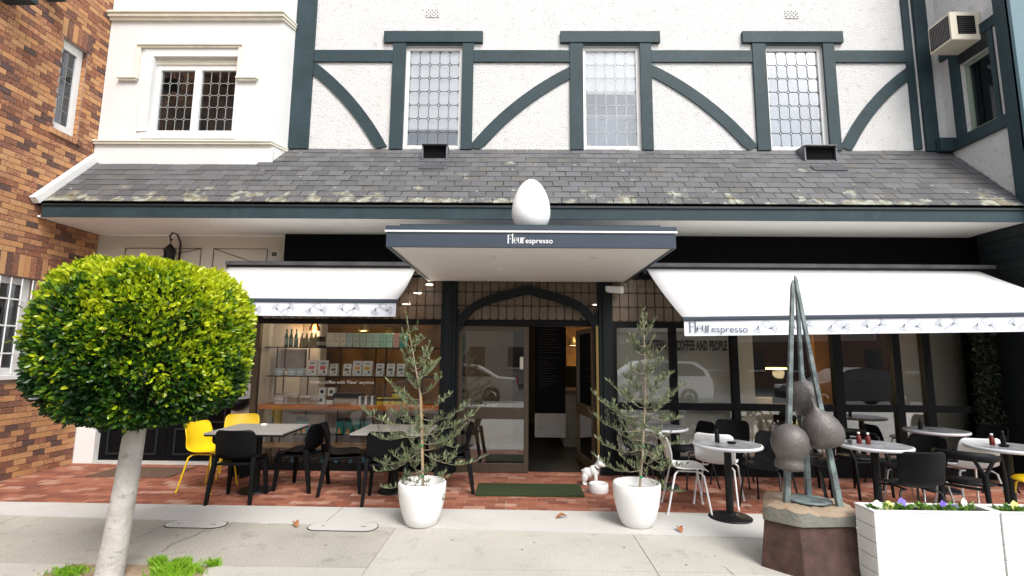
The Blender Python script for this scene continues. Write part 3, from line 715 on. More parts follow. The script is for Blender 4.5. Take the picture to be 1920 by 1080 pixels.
# counter seen through the open door, menu board
a = at(1003, 700, 9.0).x; b = at(1060, 700, 9.0).x; zc = at(1030, 775, 9.0).z; zd = at(1030, 820, 9.0).z
mn = empty('menu_board', (0, 0, 0), 0, 'tall black menu board with white foot panel inside the doorway', 'menu board')
MB().box(a, b, 9.0, 9.04, zc, 2.5).build('board', blackp, mn); MB().box(a, b, 8.99, 9.03, zd, zc-.002).build('foot_panel', M('grey_foot_panel', (.25, .24, .23), .7), mn)
mb = MB()
for i in range(26): mb.box(a+.06, a+.06+U(.15, .38), 8.995, 8.999, 2.25-i*.045, 2.258-i*.045)
mb.build('menu_lines', M('menu_text', (.012, .012, .012), .7), mn, kind='stuff')
a = at(1058, 780, 9.6).x
ct = empty('service_counter', (0, 0, 0), 0, 'stone topped service counter behind the menu board', 'counter')
MB().box(a, 2.6, 9.6, 10.4, 0.02, .98).build('counter_front', M('counter_grey', (.14, .135, .13), .7, .2, 3), ct); MB().box(a-.02, 2.62, 9.56, 10.42, .981, 1.04).build('counter_top', brownal, ct)
pic = MB().box(at(1062, 700, 10.9).x, at(1112, 700, 10.9).x, 10.9, 10.93, 1.45, 2.35).build('wall_picture', M('orange_picture', hexc('8a5a22'), .6, .5, 4, col2=hexc('c9913f')), None, label='orange and yellow picture on the wall behind the counter', cat='picture')
# lamps
lampglow = emit('warm_lamp_glow', (1, .62, .22), 14); stripglow = emit('yellow_strip_glow', (1, .78, .18), 6); white_glow = emit('downlight_glow', (1, .85, .65), 10)
amb = glass('amber_shade', (1, .6, .15), 1.5, .05)
def point(par, loc, e, col=(1, .72, .42), r=.06):
    l = bpy.data.lights.new('lamp_light', 'POINT'); l.energy = e; l.color = col; l.shadow_soft_size = r
    o = bpy.data.objects.new('lamp_light', l); C.objects.link(o); o.parent = par; o.location = loc
pl = None
for i, (u, v, Y) in enumerate(((590, 612, 9.0), (682, 612, 9.0), (733, 622, 9.3), (1075, 640, 9.8), (1090, 600, 9.6))):
    q = at(u, v, Y); lab = ['amber glass pendant lamp over the green bottles in shop window', 'brass cone pendant lamp above the row of pale boxes', 'dim pendant lamp behind the olive tree in shop window', 'pendant lamp glowing over the service counter', 'upper pendant lamp near ceiling inside doorway'][i]
    e = empty('pendant_lamp', q, 0, lab, 'pendant lamp', 'warm pendant lamps inside the cafe')
    MB().lathe([(.10, -.08), (.09, -.02), (.04, .07), (.015, .09)], 16).build('shade', amb if i == 0 else brass, e)
    MB().lathe([(0.0, -.07), (.03, -.05), (.03, 0), (.01, .03)], 12).build('bulb', lampglow, e)
    MB().tube([(0, 0, .09), (0, 0, 2.95-q.z)], .004, 5).build('cord', blackmt, e)
    point(e, (0, 0, -.12), 2.2 if i == 0 else 5)
for i, (u, v, w, Y) in enumerate(((1392, 657, 20, 10), (1455, 691, 36, 9.5))):
    q = at(u, v, Y); hw = w/960*Y/2
    e = empty('strip_light', q, 0, ['short yellow strip light beside the pale window mullion', 'longer yellow strip light hung behind the sculpture'][i], 'strip light', 'yellow strip lights inside the cafe')
    MB().box(-hw, hw, -.03, .03, -.012, .012).build('tube', stripglow, e); MB().box(-hw, hw, -.04, .04, .013, .04).build('housing', blackmt, e); point(e, (0, -.1, -.08), 14, (1, .75, .4), .1)
for i, (u, v) in enumerate(((805, 534), (783, 550), (762, 571), (1075, 575), (1118, 572))):
    q = at(u, v, 7.74 if i < 3 else 8.6)
    e = empty('ceiling_spot', q, 0, ['highest recessed ceiling spot seen through clerestory left of the door', 'middle ceiling spot seen through clerestory left of the door', 'lowest ceiling spot seen beside the left awning edge', 'ceiling spot seen inside the doorway arch', 'ceiling spot seen at the right shoulder of the doorway arch'][i], 'ceiling light', 'small ceiling spots inside the cafe')
    MB().lathe([(.06, 0), (.06, .01), (.05, .01)], 14).build('lens', white_glow, e); MB().lathe([(.065, .011), (.065, .05), (.0, .05)], 14).build('housing', blackmt, e)
    MB().tube([(0, 0, .05), (0, 0, 2.95-q.z)], .006, 5).build('stem', blackmt, e)
    if i < 3: point(e, (0, 0, -.06), 7, (1, .86, .68), .05)

# ================================================================== SHOP WINDOW DISPLAY
YD = 7.85
su = empty('display_shelving', (0, YD, 0), 0, 'black framed display shelving with orange timber board across shop window', 'shelving')
xa, xb = at(508, 706, YD).x, -1.15
def shz(v): return at(640, v, YD).z
zA, zBm, zCc, zD = shz(651), shz(704.5), shz(757), shz(832)
for i, z in enumerate((zA, zBm)):
    x0 = xa if i else at(500, 651, YD).x
    MB().box(x0, xb, -.13, .13, z-.018, z-.002).build('shelf', blackmt, su)
MB().box(-3.81, xb, -.24, .13, zCc-.065, zCc-.002).build('timber_board', orange_wd, su, bev=.003)
MB().box(at(490, 832, YD).x, xb, -.16, .13, zD-.045, zD-.002).build('lower_timber_board', pine_wd, su, bev=.003)
MB().box(-3.7, xb, -.16, .13, shz(885), shz(882)).build('bottom_shelf', blackmt, su)
for u in (512, 527, 573, 633, 700, 720, 790): MB().tube([(at(u, 700, YD).x, .10, 0.02), (at(u, 700, YD).x, .10, zA if u > 510 else zBm)], .011, 4, sm=False).build('upright', blackmt, su)
ORD = ['leftmost', 'second', 'third', 'fourth', 'fifth', 'sixth', 'seventh', 'eighth', 'ninth', 'tenth', 'eleventh', 'twelfth']+['thirteenth', 'fourteenth', 'fifteenth', 'sixteenth', 'seventeenth', 'eighteenth', 'nineteenth', 'twentieth', 'twenty first', 'twenty second', 'twenty third', 'twenty fourth']
def prop(name, mb, m, u, z, label, cat, group, dy=0, parent=None, rz=0):
    q = at(u, 700, YD); o = mb.build(name, m, None, (q.x, YD+dy, z), rz) if not isinstance(mb, bpy.types.Mesh) else inst(name, mb, None, (q.x, YD+dy, z), (0, 0, rz))
    return tag(o, label, cat, group)
green_gl = M('green_bottle_glass', (.02, .16, .07), .1, .1, 4); paper_b = M('pale_blue_label', (.25, .45, .42), .6, .1, 20)
me = MB().lathe([(.028, 0), (.03, .02), (.03, .15), (.012, .21), (.011, .25), (.013, .25), (.013, .27)], 14, mi=0).lathe([(.0305, .03), (.0305, .13)], 14, mi=1).mesh('green_bottle', [green_gl, paper_b])
for u, l in ((533, 'leftmost'), (542, 'middle'), (551.5, 'rightmost')): prop('green_bottle', me, None, u, zA, l+' of the three green bottles on the top shelf', 'bottle', 'green bottles on the top shelf')
juice = M('yellow_cordial', (.35, .28, .08), .15, .15, 6)
me = MB().lathe([(.035, 0), (.037, .03), (.034, .12), (.014, .17), (.014, .21)], 12).mesh('cordial_bottle', juice)
for u in (563, 571, 580, 588): prop('cordial_bottle', me, None, u, zA, {563: 'first', 571: 'second', 580: 'third', 588: 'fourth'}[u]+' cloudy yellow cordial bottle right of the green bottles', 'bottle', 'yellow cordial bottles')
jarm = M('jar_glass_dark', (.10, .07, .05), .2, .4, 9); labm = M('cream_jar_label', (.6, .58, .42), .6, .1, 9)
me = MB().lathe([(.038, 0), (.04, .01), (.04, .11), (.03, .13), (.032, .13), (.032, .16)], 14).lathe([(.0405, .025), (.0405, .08)], 14, mi=1).mesh('storage_jar', [jarm, labm])
for u in (595, 603, 610.5)[:2]+(598,): prop('storage_jar', me, None, u, zA, {595: 'left', 603: 'right', 598: 'rear'}[u]+' dark storage jar with cream label on the top shelf', 'jar', 'storage jars on the top shelf', .07 if u == 598 else 0)
bcols = [(.66, .62, .52), (.64, .60, .52), (.64, .60, .50), (.42, .52, .50), (.45, .50, .42), (.42, .50, .42), (.44, .54, .44), (.42, .56, .46), (.34, .54, .42), (.34, .54, .42), (.50, .30, .28), (.04, .2, .2)]
lcols = [(.5, .05, .03)]*3+[(.1, .3, .5)]*4+[(.05, .35, .35)]*3+[(.3, .1, .1)]*2
for i in range(12):
    u = 622.5+i*12.3; bm_ = M('tea_box_card_%d' % i, tuple(min(.85, c*1.35) for c in bcols[i]), .6, .03, 5); lm_ = M('tea_box_print_%d' % i, lcols[i], .6, 0, 5)
    mb = MB().box(-.046, .046, -.06, .06, 0, .215); mb.box(-.02, .02, -.0608, -.0602, .085, .095, 1); mb.box(-.035, .035, -.0608, -.0602, .18, .182, 1); mb.box(-.03, .03, -.0608, -.0602, .15, .153, 1)
    o = mb.build('tea_box', [bm_, lm_], None, (at(u, 640, YD).x, YD-.04, zA), U(-.04, .04), bev=.002)
    names = ['white tea box first in the row on top shelf', 'white tea box second in the row on top shelf', 'white tea box with red line beside the first blue lined box', 'pale blue lined tea box after the white boxes', 'pale green tea box with fine vertical print', 'pale green tea box sixth in the top row', 'mint tea box seventh in the top row', 'mint tea box eighth in the top row', 'light green tea box ninth in the top row', 'light green tea box beside the pink box', 'dusky pink tea box near the olive tree top', 'dark teal tea box last in the row behind the olive']
    tag(o, names[i], 'box', 'tea boxes on the top shelf')
tin_b = M('pale_blue_tin', (.42, .52, .58), .35, .1, 14); tin_w = M('tin_white_band', (.7, .7, .68), .35, .05, 5)
me = MB().lathe([(.072, 0), (.072, .1), (.068, .105), (.0, .105)], 20).lathe([(.0728, .045), (.0728, .06)], 20, mi=1).lathe([(.0728, .002), (.0728, .012)], 20, mi=1).mesh('tin', [tin_b, tin_w])
for u, l in ((525, 'left'), (547.5, 'middle'), (564.5, 'right')): prop('tin', me, None, u, zBm, l+' one of three round pale blue tins on the second shelf', 'tin', 'pale blue tins on the second shelf')
def bag(cw, ca, cd, h, w=.07, name='coffee_bag'):
    mb = MB(); mb.add([(-w, -.04, 0), (w, -.04, 0), (w, .04, 0), (-w, .04, 0), (-w*.93, -.05, h*.35), (w*.93, -.05, h*.35), (w*.93, .045, h*.35), (-w*.93, .045, h*.35), (-w*1.02, -.01, h), (w*1.02, -.01, h), (w*1.02, .0, h), (-w*1.02, .0, h)],
        [(3, 2, 1, 0), (0, 1, 5, 4), (1, 2, 6, 5), (2, 3, 7, 6), (3, 0, 4, 7), (4, 5, 9, 8), (5, 6, 10, 9), (6, 7, 11, 10), (7, 4, 8, 11), (8, 9, 10, 11)])
    def fy(z): return -.05+.04*(z-h*.35)/(h*.65)-.002 if z > h*.35 else -.04-.01*z/(h*.35)-.002
    def pt(x0, x1, z0, z1, mi): mb.add([(x0, fy(z0), z0), (x1, fy(z0), z0), (x1, fy(z1), z1), (x0, fy(z1), z1)], [(0, 1, 2, 3)], mi)
    pt(-w*.6, w*.55, h*.42, h*.62, 1); pt(-w*.5, w*.5, h*.78, h*.84, 2); pt(w*.1, w*.55, h*.2, h*.33, 2); pt(-w*.6, -w*.1, h*.12, h*.15, 2)
    return mb.build(name, [M('bag_film', cw, .4, .05, 8), M('bag_stripe', ca, .5, .05, 8), M('bag_print', cd, .5, .05, 8)])
red, amber_, grey_ = (.55, .06, .05), (.65, .30, .04), (.12, .12, .12)
bags = [(587, red, .23, 'white coffee bag with red band, left of the red pair'), (608, red, .23, 'white coffee bag with red band, right of the red pair'), (628, grey_, .18, 'small silver coffee bag right of the red banded bags'), (653, grey_, .18, 'small silver coffee bag left of the amber banded pair'), (672, amber_, .225, 'white coffee bag with amber band, left of the amber pair'), (691, amber_, .225, 'white coffee bag with amber band, right of the amber pair'), (714, grey_, .19, 'white coffee bag with black dot, left of the dotted three'), (734, grey_, .19, 'white coffee bag with black dot, middle of the dotted three'), (753, grey_, .19, 'white coffee bag with black dot, behind the olive top')]
for u, c, h, l in bags:
    o = bag((.66, .65, .62), c, (.05, .05, .05), h, .072 if c != grey_ else .06); o.location = (at(u, 700, YD).x, YD-.03, zBm); tag(o, l, 'coffee bag', 'coffee bags on the second shelf')
# third shelf
packm = [M('brown_coffee_pack', (.26, .19, .14), .4, .3, 12), M('silver_coffee_pack', (.45, .43, .40), .3, .3, 12), M('white_coffee_pack', (.62, .60, .58), .4, .2, 12)]
pk = MB().hexa([(-.08, -.05, 0), (.08, -.05, 0), (.08, .05, 0), (-.08, .05, 0), (-.07, -.06, .03), (.075, -.055, .028), (.07, .055, .03), (-.072, .05, .026)])
n = 0
for u0, ncol, nrow in ((532, 2, 5), (556, 1, 5), (578, 2, 4)):
    for c in range(ncol):
        for r in range(nrow):
            o = pk.build('coffee_pack', random.choice(packm), None, (at(u0+c*17, 740, YD).x+U(-.01, .01), YD-.08+U(-.02, .02), zCc+r*.031), U(-.15, .15), bev=.008)
            tag(o, 'foil coffee pack, %s from the bottom of the %s pile on the timber board' % (['lowest', 'second', 'third', 'fourth', 'fifth'][r], {532: ['leftmost', 'second'], 556: ['third'], 578: ['fourth', 'rightmost']}[u0][c]), 'coffee pack', 'foil coffee packs in piles on the timber board')
cardw = M('white_card', (.66, .65, .62), .6, .05, 9)
for i, (u, z) in enumerate(((608, zCc), (609, zCc+.125), (624, zCc+.06), (626, zCc+.125))):
    mb = MB().box(-.05, .05, -.04, .04, 0, .12 if i != 2 else .06); mb.prism([(.028*math.cos(a*.5236), .06+.028*math.sin(a*.5236)) for a in range(12)], -.0412, -.0402, 1)
    if i == 2: mb = MB().box(-.05, .05, -.04, .04, 0, .055)
    o = mb.build('coffee_box', [cardw, ink], None, (at(u, 740, YD).x, YD-.08, z if i != 2 else zCc), 0, bev=.002)
    tag(o, ['white box with black dot, bottom of the left stack on the timber board', 'white box on top of the left dotted stack', 'plain white box under the right dotted box', 'white box with black dot, raised at the right of the stack'][i], 'box', 'dotted coffee boxes')
tanm = M('tan_card', (.36, .29, .22), .6, .2, 9)
me = MB().box(-.026, .026, -.035, .035, 0, .09).mesh('small_tan_box', tanm)
for i in range(7): prop('small_tan_box', me, None, 638+i*5.9, zCc, ORD[i]+' small tan box in the row under the black tray', 'box', 'small tan boxes on the timber board', -.1)
mb = MB().box(at(630, 740, YD).x, at(680, 740, YD).x, YD-.13, YD+.1, zCc+.10, zCc+.16); mb.build('black_tray', blackpl, None, label='black tray lying across the small tan boxes', cat='tray')
me = MB().box(-.036, .0, -.05, .05, 0, .125).box(0, .036, -.05, .05, 0, .125, 1).mesh('carton', [cardw, ink])
for u in (684.5, 695.5, 707): prop('carton', me, None, u, zCc, {684.5: 'left', 695.5: 'middle', 707: 'right'}[u]+' of three half white half black cartons beside the yellow tins', 'carton', 'black and white cartons', -.1)
yt = M('yellow_tin_print', (.55, .42, .02), .35, .2, 12)
me = MB().lathe([(.05, 0), (.052, .004), (.05, .10), (.045, .105)], 18).lathe([(.0515, .06), (.0515, .09)], 18, mi=1).mesh('yellow_tin', [yt, ink])
for i, (u, dz) in enumerate(((717, 0), (729, 0), (741, 0), (751, 0), (763, 0), (746, .108), (757, .108))): prop('yellow_tin', me, None, u, zCc+dz, (ORD[i] if i < 5 else ['left upper', 'right upper'][i-5])+' yellow tin with dark band on the timber board', 'tin', 'yellow tins on the timber board', -.1)
tealm, orng = M('teal_bag_film', (.01, .16, .13), .35, .1, 8), M('orange_bag_print', (.7, .2, .02), .5, .1, 8)
zE = shz(812)
MB().box(at(555, 812, YD).x, xb, -.1, .1, zE-.02, zE-.002).build('shelf', blackmt, su)
for i, u in enumerate((566, 574, 640, 656, 672, 690)):
    w = .055; mb = MB().hexa([(-w, -.04, 0), (w, -.04, 0), (w, .04, 0), (-w, .04, 0), (-w*.9, -.01, .2), (w*.9, -.01, .2), (w*.9, 0, .2), (-w*.9, 0, .2)]).box(-w, w, -.025, .01, .18, .23, 2)
    mb.add([(-w*.5, -.0425, .01), (w*.5, -.0425, .01), (0, -.0285, .10)], [(0, 1, 2)], 1)
    o = mb.build('teal_bag', [tealm, orng, ink], None, (at(u, 800, YD).x, YD-.05, zE), U(-.1, .1)); tag(o, ORD[i]+' teal bag with orange peak on the low shelf, counted from the left', 'coffee bag', 'teal coffee bags on the low shelf')
me = MB().lathe([(.03, 0), (.032, .02), (.032, .12), (.012, .17), (.014, .2)], 10).mesh('water_bottle', glass('clear_bottle', (.8, .9, .92), 2, .12))
me2 = MB().lathe([(.03, 0), (.032, .02), (.032, .12), (.012, .17), (.014, .2)], 10).mesh('water_bottle', M('blue_bottle', (.10, .30, .40), .15, .2, 6))
zF = shz(881)
for i in range(24): 
    prop('water_bottle', me if i % 3 else me2, None, 510+i*8.6, zF, ORD[i]+' bottle on the bottom shelf of the shop window, '+['blue', 'clear', 'clear'][i % 3], 'bottle', ['blue water bottles on the bottom shelf', 'clear water bottles on the bottom shelf', 'clear water bottles on the bottom shelf'][i % 3], U(-.08, .04))
# framed print behind
q0, q1 = at(524, 690, 8.4), at(573, 655, 8.4)
fp_ = empty('framed_print', (0, 0, 0), 0, 'pale framed print standing behind the blue tins', 'picture'); MB().box(q0.x, q1.x, 8.4, 8.42, q0.z-.05, q1.z).build('print', M('faded_print', (.42, .40, .45), .6, .3, 3), fp_); MB().box(q0.x-.015, q0.x-.001, 8.39, 8.43, q0.z-.05, q1.z).box(q1.x+.001, q1.x+.015, 8.39, 8.43, q0.z-.05, q1.z).build('frame', blackmt, fp_)

# ================================================================== CANOPY, EGG, SIGN
cn = empty('entrance_canopy', (.12, 5, 2.73), 0, 'flat blue grey entrance canopy with cafe name on its front edge', 'canopy')
def cP(mb, name, m, bev=0, **k): o = mb.build(name, m, cn, (-.12, -5, -2.73), bev=bev, **k); return o
cP(MB().box(-1.29, 1.53, 5.03, 7.42, 2.735, 2.76), 'canopy_soffit', soffitm)
cP(MB().box(-1.33, 1.56, 5.0, 5.029, 2.725, 2.875), 'canopy_fascia', steelblue, .003)
cP(MB().box(-1.33, -1.291, 5.03, 7.42, 2.725, 2.93).box(1.531, 1.56, 5.03, 7.42, 2.725, 2.93), 'canopy_side', steelblue)
cP(MB().box(-1.345, 1.575, 4.985, 5.04, 2.876, 2.895), 'drip_edge', whitep, .003)
cP(MB().box(-1.34, 1.57, 5.0, 7.42, 2.896, 2.945), 'canopy_cap', steelblue, .003)
cP(MB().box(-1.22, 1.44, 5.1, 5.14, 2.946, 2.985), 'canopy_upstand', teal, .003)
for x, y in ((-.42, 5.55), (.70, 5.55), (-.42, 6.35), (.70, 6.35)):
    e = empty('downlight', parent=cn); e.location = (x-.12+.13, y-5, .004)
    MB().lathe([(.075, 0), (.075, -.006), (.055, -.006), (.05, -.001)], 20).build('trim_ring', soffitm, e); MB().lathe([(.049, -.001), (.0, -.003)], 16).build('lens', creamwall, e)
def fleur(h, fat=.11):      # high contrast serif word drawn with thick stems and hairlines, unit height scaled by h
    mb = MB(); o = (0, 0, 0); ex = (1, 0, 0); ez = (0, 0, 1); th = fat*h; hl = .045*h
    def L(pts, w): mb.ribbon([(x*h, z*h) for x, z in pts], w, o, ex, ez)
    L([(.12, 0), (.12, 1)], th); L([(0, .0), (.26, .0)], hl); L([(0, 1), (.5, 1), (.5, .86)], hl); L([(.12, .54), (.4, .54)], hl); L([(.4, .62), (.4, .46)], hl)
    L([(.64, 0), (.64, 1.18)], th); L([(.55, 0), (.75, 0)], hl)
    P = [(1.0+.17*math.cos(a), .33+.34*math.sin(a)) for a in [R(x) for x in range(0, 330, 22)]]; L(P, hl); L([(.83, .35), (1.18, .35)], hl); L([(.845, .15), (.825, .33), (.845, .52)], th)
    L([(1.33, .68), (1.33, .15)], th); L([(1.33, .16), (1.38, .03), (1.5, .0), (1.6, .08)], hl); L([(1.64, 0), (1.64, .68)], th); L([(1.25, .68), (1.36, .68)], hl); L([(1.56, .68), (1.68, .68)], hl)
    L([(1.85, 0), (1.85, .68)], th); L([(1.77, .68), (1.88, .68)], hl); L([(1.77, 0), (1.95, 0)], hl); L([(1.87, .5), (1.95, .64), (2.05, .66), (2.1, .58)], hl*1.3)
    return mb
def wordmark(par, x, y, z, wF, wE, matF, matE, yo=0):
    """Fleur + espresso"""
    h = wF/2.1; o = fleur(h, .12).build('logo_lettering', matF, par, (x, y, z))
    me, w = text_mesh('espresso', 1, 1, .0, mat=matE); s = wE/w
    inst('logo_lettering', me, par, (x+wF+.008, y, z+.02*h), (0, 0, 0), (s, 1, s*.95))
q = at(951, 456, 5.0); wordmark(cn, q.x-.12, -.003, q.z-2.73, .175, .27, whiteink, whiteink)
# egg
eg = MB(); pr = []
for i in range(25):
    t = math.pi*i/24; z = -math.cos(t); r = math.sin(t)*(1-.16*z); pr.append((max(.0, r*.205), .30+z*.32 if z > 0 else .30+z*.28))
eg.lathe(pr, 36).build('egg_ornament', M('egg_white', (.9, .9, .9), .4, .01), None, (.128, 5.35, 2.93), label='large white egg ornament standing on the entrance canopy', cat='ornament')
# speaker
q = at(1153, 539, 7.30)
sp = empty('wall_speaker', q-Vector((0, 0, .03)), R(-15), 'small white loudspeaker fixed beside the canopy above the right post', 'speaker')
MB().hexa([(-.13, -.07, -.04), (.10, -.09, -.075), (.12, .06, -.06), (-.1, .06, -.04), (-.14, -.06, .05), (.12, -.08, .03), (.12, .06, .05), (-.12, .06, .06)]).build('cabinet', whitep, sp, bev=.02)
MB().tube([(0, .06, 0), (0, .13, .03)], .02, 6).build('bracket', whitep, sp)

# ================================================================== AWNINGS
def flower(mb, o, ex, ez, x, z, s, a, kind):
    def T(p): c, q = math.cos(a), math.sin(a); return (x+(p[0]*c-p[1]*q)*s, z+(p[0]*q+p[1]*c)*s)
    w = .0035
    if kind == 0:
        for b in (-50, -25, 0, 25, 50):
            mb.ribbon([T((0, 0)), T((.45*math.sin(R(b)), .55)), T((1*math.sin(R(b)), 1*math.cos(R(b))))], w, o, ex, ez)
        mb.ribbon([T((1*math.sin(R(b)), 1*math.cos(R(b))*(1+.08*((b//12) % 2)))) for b in range(-50, 51, 10)], w, o, ex, ez)
        mb.ribbon([T((.07*math.cos(t*.9), .07*math.sin(t*.9))) for t in range(8)], w*1.6, o, ex, ez)
    else:
        mb.ribbon([T((.33*math.sin(math.pi*t/8), t/8)) for t in range(9)], w, o, ex, ez); mb.ribbon([T((-.33*math.sin(math.pi*t/8), t/8)) for t in range(9)], w, o, ex, ez)
def awning(name, x0, x1, yb, yf, zt, zf0, zf1, vh, label, logo, csx1=None):
    e = empty(name, ((x0+x1)/2, yb, zt), 0, label, 'awning'); ox, oy, oz = (x0+x1)/2, yb, zt
    def B(mb, n, m, bev=0, **k): return mb.build(n, m, e, (-ox, -oy, -oz), bev=bev, **k)
    cx = csx1 or x1
    B(MB().box(x0-.05, cx+.05, yb, yb+.34, zt+.03, zt+.09), 'cassette_cover', M(name+'_cover', (.10, .10, .105), .6, .3, 3, world=True), .01)
    B(MB().box(x0-.04, cx+.04, yb+.02, yb+.30, zt-.07, zt+.029), 'cassette', blackmt)
    n = 24; m = 14; mb = MB(); V = []
    for j in range(m+1):
        t = j/m
        for i in range(n+1):
            s = i/n; zf = zf0+(zf1-zf0)*s; x = x0+(x1-x0)*s
            V.append((x, yb+(yf-yb)*t, (zt-.01)*(1-t)+zf*t-.035*math.sin(math.pi*t)+.006*math.sin(s*9+t*2)*math.sin(math.pi*t)))
    F = [(j*(n+1)+i, j*(n+1)+i+1, (j+1)*(n+1)+i+1, (j+1)*(n+1)+i) for j in range(m) for i in range(n)]
    mb.add(V, F, 0, True); o = B(mb, 'canvas', awnm); sm = o.modifiers.new('s', 'SOLIDIFY'); sm.thickness = .004
    sm_b = MB(); ns = max(2, int((x1-x0)/1.15))
    for q_ in range(1, ns):
        s_ = q_/ns; zf = zf0+(zf1-zf0)*s_; x = x0+(x1-x0)*s_; pv_ = None
        for j in range(m+1):
            t = j/m; p_ = (yb+(yf-yb)*t, (zt-.01)*(1-t)+zf*t-.035*math.sin(math.pi*t)+.006*math.sin(s_*9+t*2)*math.sin(math.pi*t)+.0035)
            if pv_: sm_b.add([(x-.012, *pv_), (x+.012, *pv_), (x+.012, *p_), (x-.012, *p_)], [(0, 1, 2, 3)])
            pv_ = p_
    B(sm_b, 'canvas_seams', valm, kind='stuff')
    B(MB().hexa([(x0-.02, yf-.05, zf0-.035), (x1+.02, yf-.05, zf1-.035), (x1+.02, yf+.0, zf1-.035), (x0-.02, yf+.0, zf0-.035), (x0-.02, yf-.05, zf0+.012), (x1+.02, yf-.05, zf1+.012), (x1+.02, yf, zf1+.012), (x0-.02, yf, zf0+.012)]), 'front_bar', steelblue, .01)
    mb = MB(); V = []
    for j in range(5):
        for i in range(n+1):
            s = i/n; x = x0+(x1-x0)*s; zf = zf0+(zf1-zf0)*s
            V.append((x, yf-.03+.008*math.sin(s*23)*j/4, zf-.036-vh*j/4))
    F = [(j*(n+1)+i, (j+1)*(n+1)+i, (j+1)*(n+1)+i+1, j*(n+1)+i+1) for j in range(4) for i in range(n)]
    mb.add(V, F, 0, True); B(mb, 'valance', valm)
    sl = (zf1-zf0)/(x1-x0); fl = MB(); o_ = (x0, yf-.041, zf0-.036-vh); exx = (1, 0, sl); ezz = (0, 0, 1)
    x = .12 if not logo else .85; kx = 0
    rs = random.Random(3)
    while x < (x1-x0)-.15:
        up_ = kx % 2; zz = .012 if up_ else vh-.01; sg = 1 if up_ else -1
        fl.ribbon([(x, zz), (x+.01, zz+sg*.04), (x+.05, zz+sg*.075), (x+.09, zz+sg*.08)], .0035, o_, exx, ezz)
        fl.ribbon([(x+.008, zz+sg*.03), (x-.03, zz+sg*.06)], .0035, o_, exx, ezz)
        flower(fl, o_, exx, ezz, x+.09, zz+sg*.08, .072, R(-75+sg*15), 0); flower(fl, o_, exx, ezz, x-.035, zz+sg*.06, .068, R(35 if up_ else 160), 0)
        flower(fl, o_, exx, ezz, x+.02, zz+sg*.01, .09, R(-65 if up_ else -115), 1)
        x += .40; kx += 1
    B(fl, 'printed_flowers', inkgrey, kind='stuff')
    for s in (.12, .88):
        xx = x0+(cx-x0)*s; zf = zf0+(zf1-zf0)*s
        B(MB().tube([(xx, yb+.05, zt-.05), (xx+(.35 if s < .5 else -.35), (yb+yf)/2+.1, (zt+zf)/2-.12), (xx, yf, zf-.02)], .02, 6), 'folding_arm', whitep)
    return e, o_, (ox, oy, oz), sl
awning('folding_awning', -4.22, -1.49, 7.28, 6.22, 2.90, 2.315, 2.315, .165, 'shorter white awning over the shop window left of the door', False)
e, o_, off, sl = awning('folding_awning', 1.84, 6.55, 7.28, 5.74, 2.91, 2.09, 2.19, .165, 'longer white awning over the terrace tables right of the door', True, 6.78)
q = at(1292, 623, 5.70)
wordmark(e, q.x-off[0], 5.70-off[1], q.z-off[2], .24, .40, inkgrey, inkgrey)

# ================================================================== LEFT BRICK BUILDING
bb = empty('brick_building', (XL, 6.5, 0), 0, 'brown and tan brick building along the left edge', 'building')
def BB(mb, name, m, par=None, bev=0, **k): return mb.build(name, m, par or bb, (-XL, -6.5, 0) if par is None else (0, 0, 0), bev=bev, **k)
wl = [(6.86, 7.27, 4.82, 6.22), (5.45, 6.93, 1.30, 2.64)]    # Y0,Y1,Z0,Z1 openings
def inhole(y0, y1, z0, z1, m=0): return any(y1 > h[0]+m and y0 < h[1]-m and z1 > h[2]+m and z0 < h[3]-m for h in wl)
mb = MB(); ys = sorted({-2, 8.05, *[w[0] for w in wl], *[w[1] for w in wl]})
for a, b in zip(ys, ys[1:]):
    hs = sorted([h for h in wl if h[0] <= a+1e-6 and h[1] >= b-1e-6], key=lambda h: h[2]); zs = [-.05]
    for h in hs: zs += [h[2], h[3]]
    zs.append(9.2)
    for i in range(0, len(zs), 2): mb.box(XL-.3, XL-.012, a, b, zs[i], zs[i+1])
BB(mb, 'wall', mortar)
bl_, bh_ = .166, .0685; pl_, ph_ = .176, .0775
bm = MB().box(-.02, .0, .0, bl_, 0, bh_).mesh('brick', brickm)
bk = []
for r in range(118):
    z = .004+r*ph_; y = 2.0+(r % 2)*pl_/2
    while y < 7.83:
        y1 = min(y+bl_, 7.835); pieces = [(y, y1)]
        for h in wl:
            if z+bh_ > h[2]+.01 and z < h[3]-.01:
                nn = []
                for a, b in pieces:
                    if b <= h[0] or a >= h[1]: nn.append((a, b)); continue
                    if a < h[0]-.012: nn.append((a, h[0]-.002))
                    if b > h[1]+.012: nn.append((h[1]+.002, b))
                pieces = nn
        for lz0, lz1, ly0, ly1 in ((6.225, 6.51, 6.80, 7.33), (4.73, 4.815, 6.80, 7.33), (2.645, 2.945, 5.3, 7.05)):
            if z+bh_ > lz0+.01 and z < lz1-.01:
                nn = []
                for a, b in pieces:
                    if b <= ly0 or a >= ly1: nn.append((a, b)); continue
                    if a < ly0-.012: nn.append((a, ly0-.004))
                    if b > ly1+.012: nn.append((ly1+.004, b))
                pieces = nn
        for a, b in pieces:
            if b-a > .02: bk.append((a, b, z))
        y += pl_
def bscore(b):
    a, c, z = b; v = Vector((XL, (a+c)/2, z-EYE)); w = v.dot(fw)
    if w < .1: return -1
    u_ = v.dot(rt)/w*FPX; v_ = -v.dot(up)/w*FPX
    if u_ < -955 or abs(v_) > 535: return -1
    if -925 < u_ < -480 and -65 < v_ < 265: return -.5
    return (c-a)/v.length_squared
bk.sort(key=bscore, reverse=True)
mb = MB()
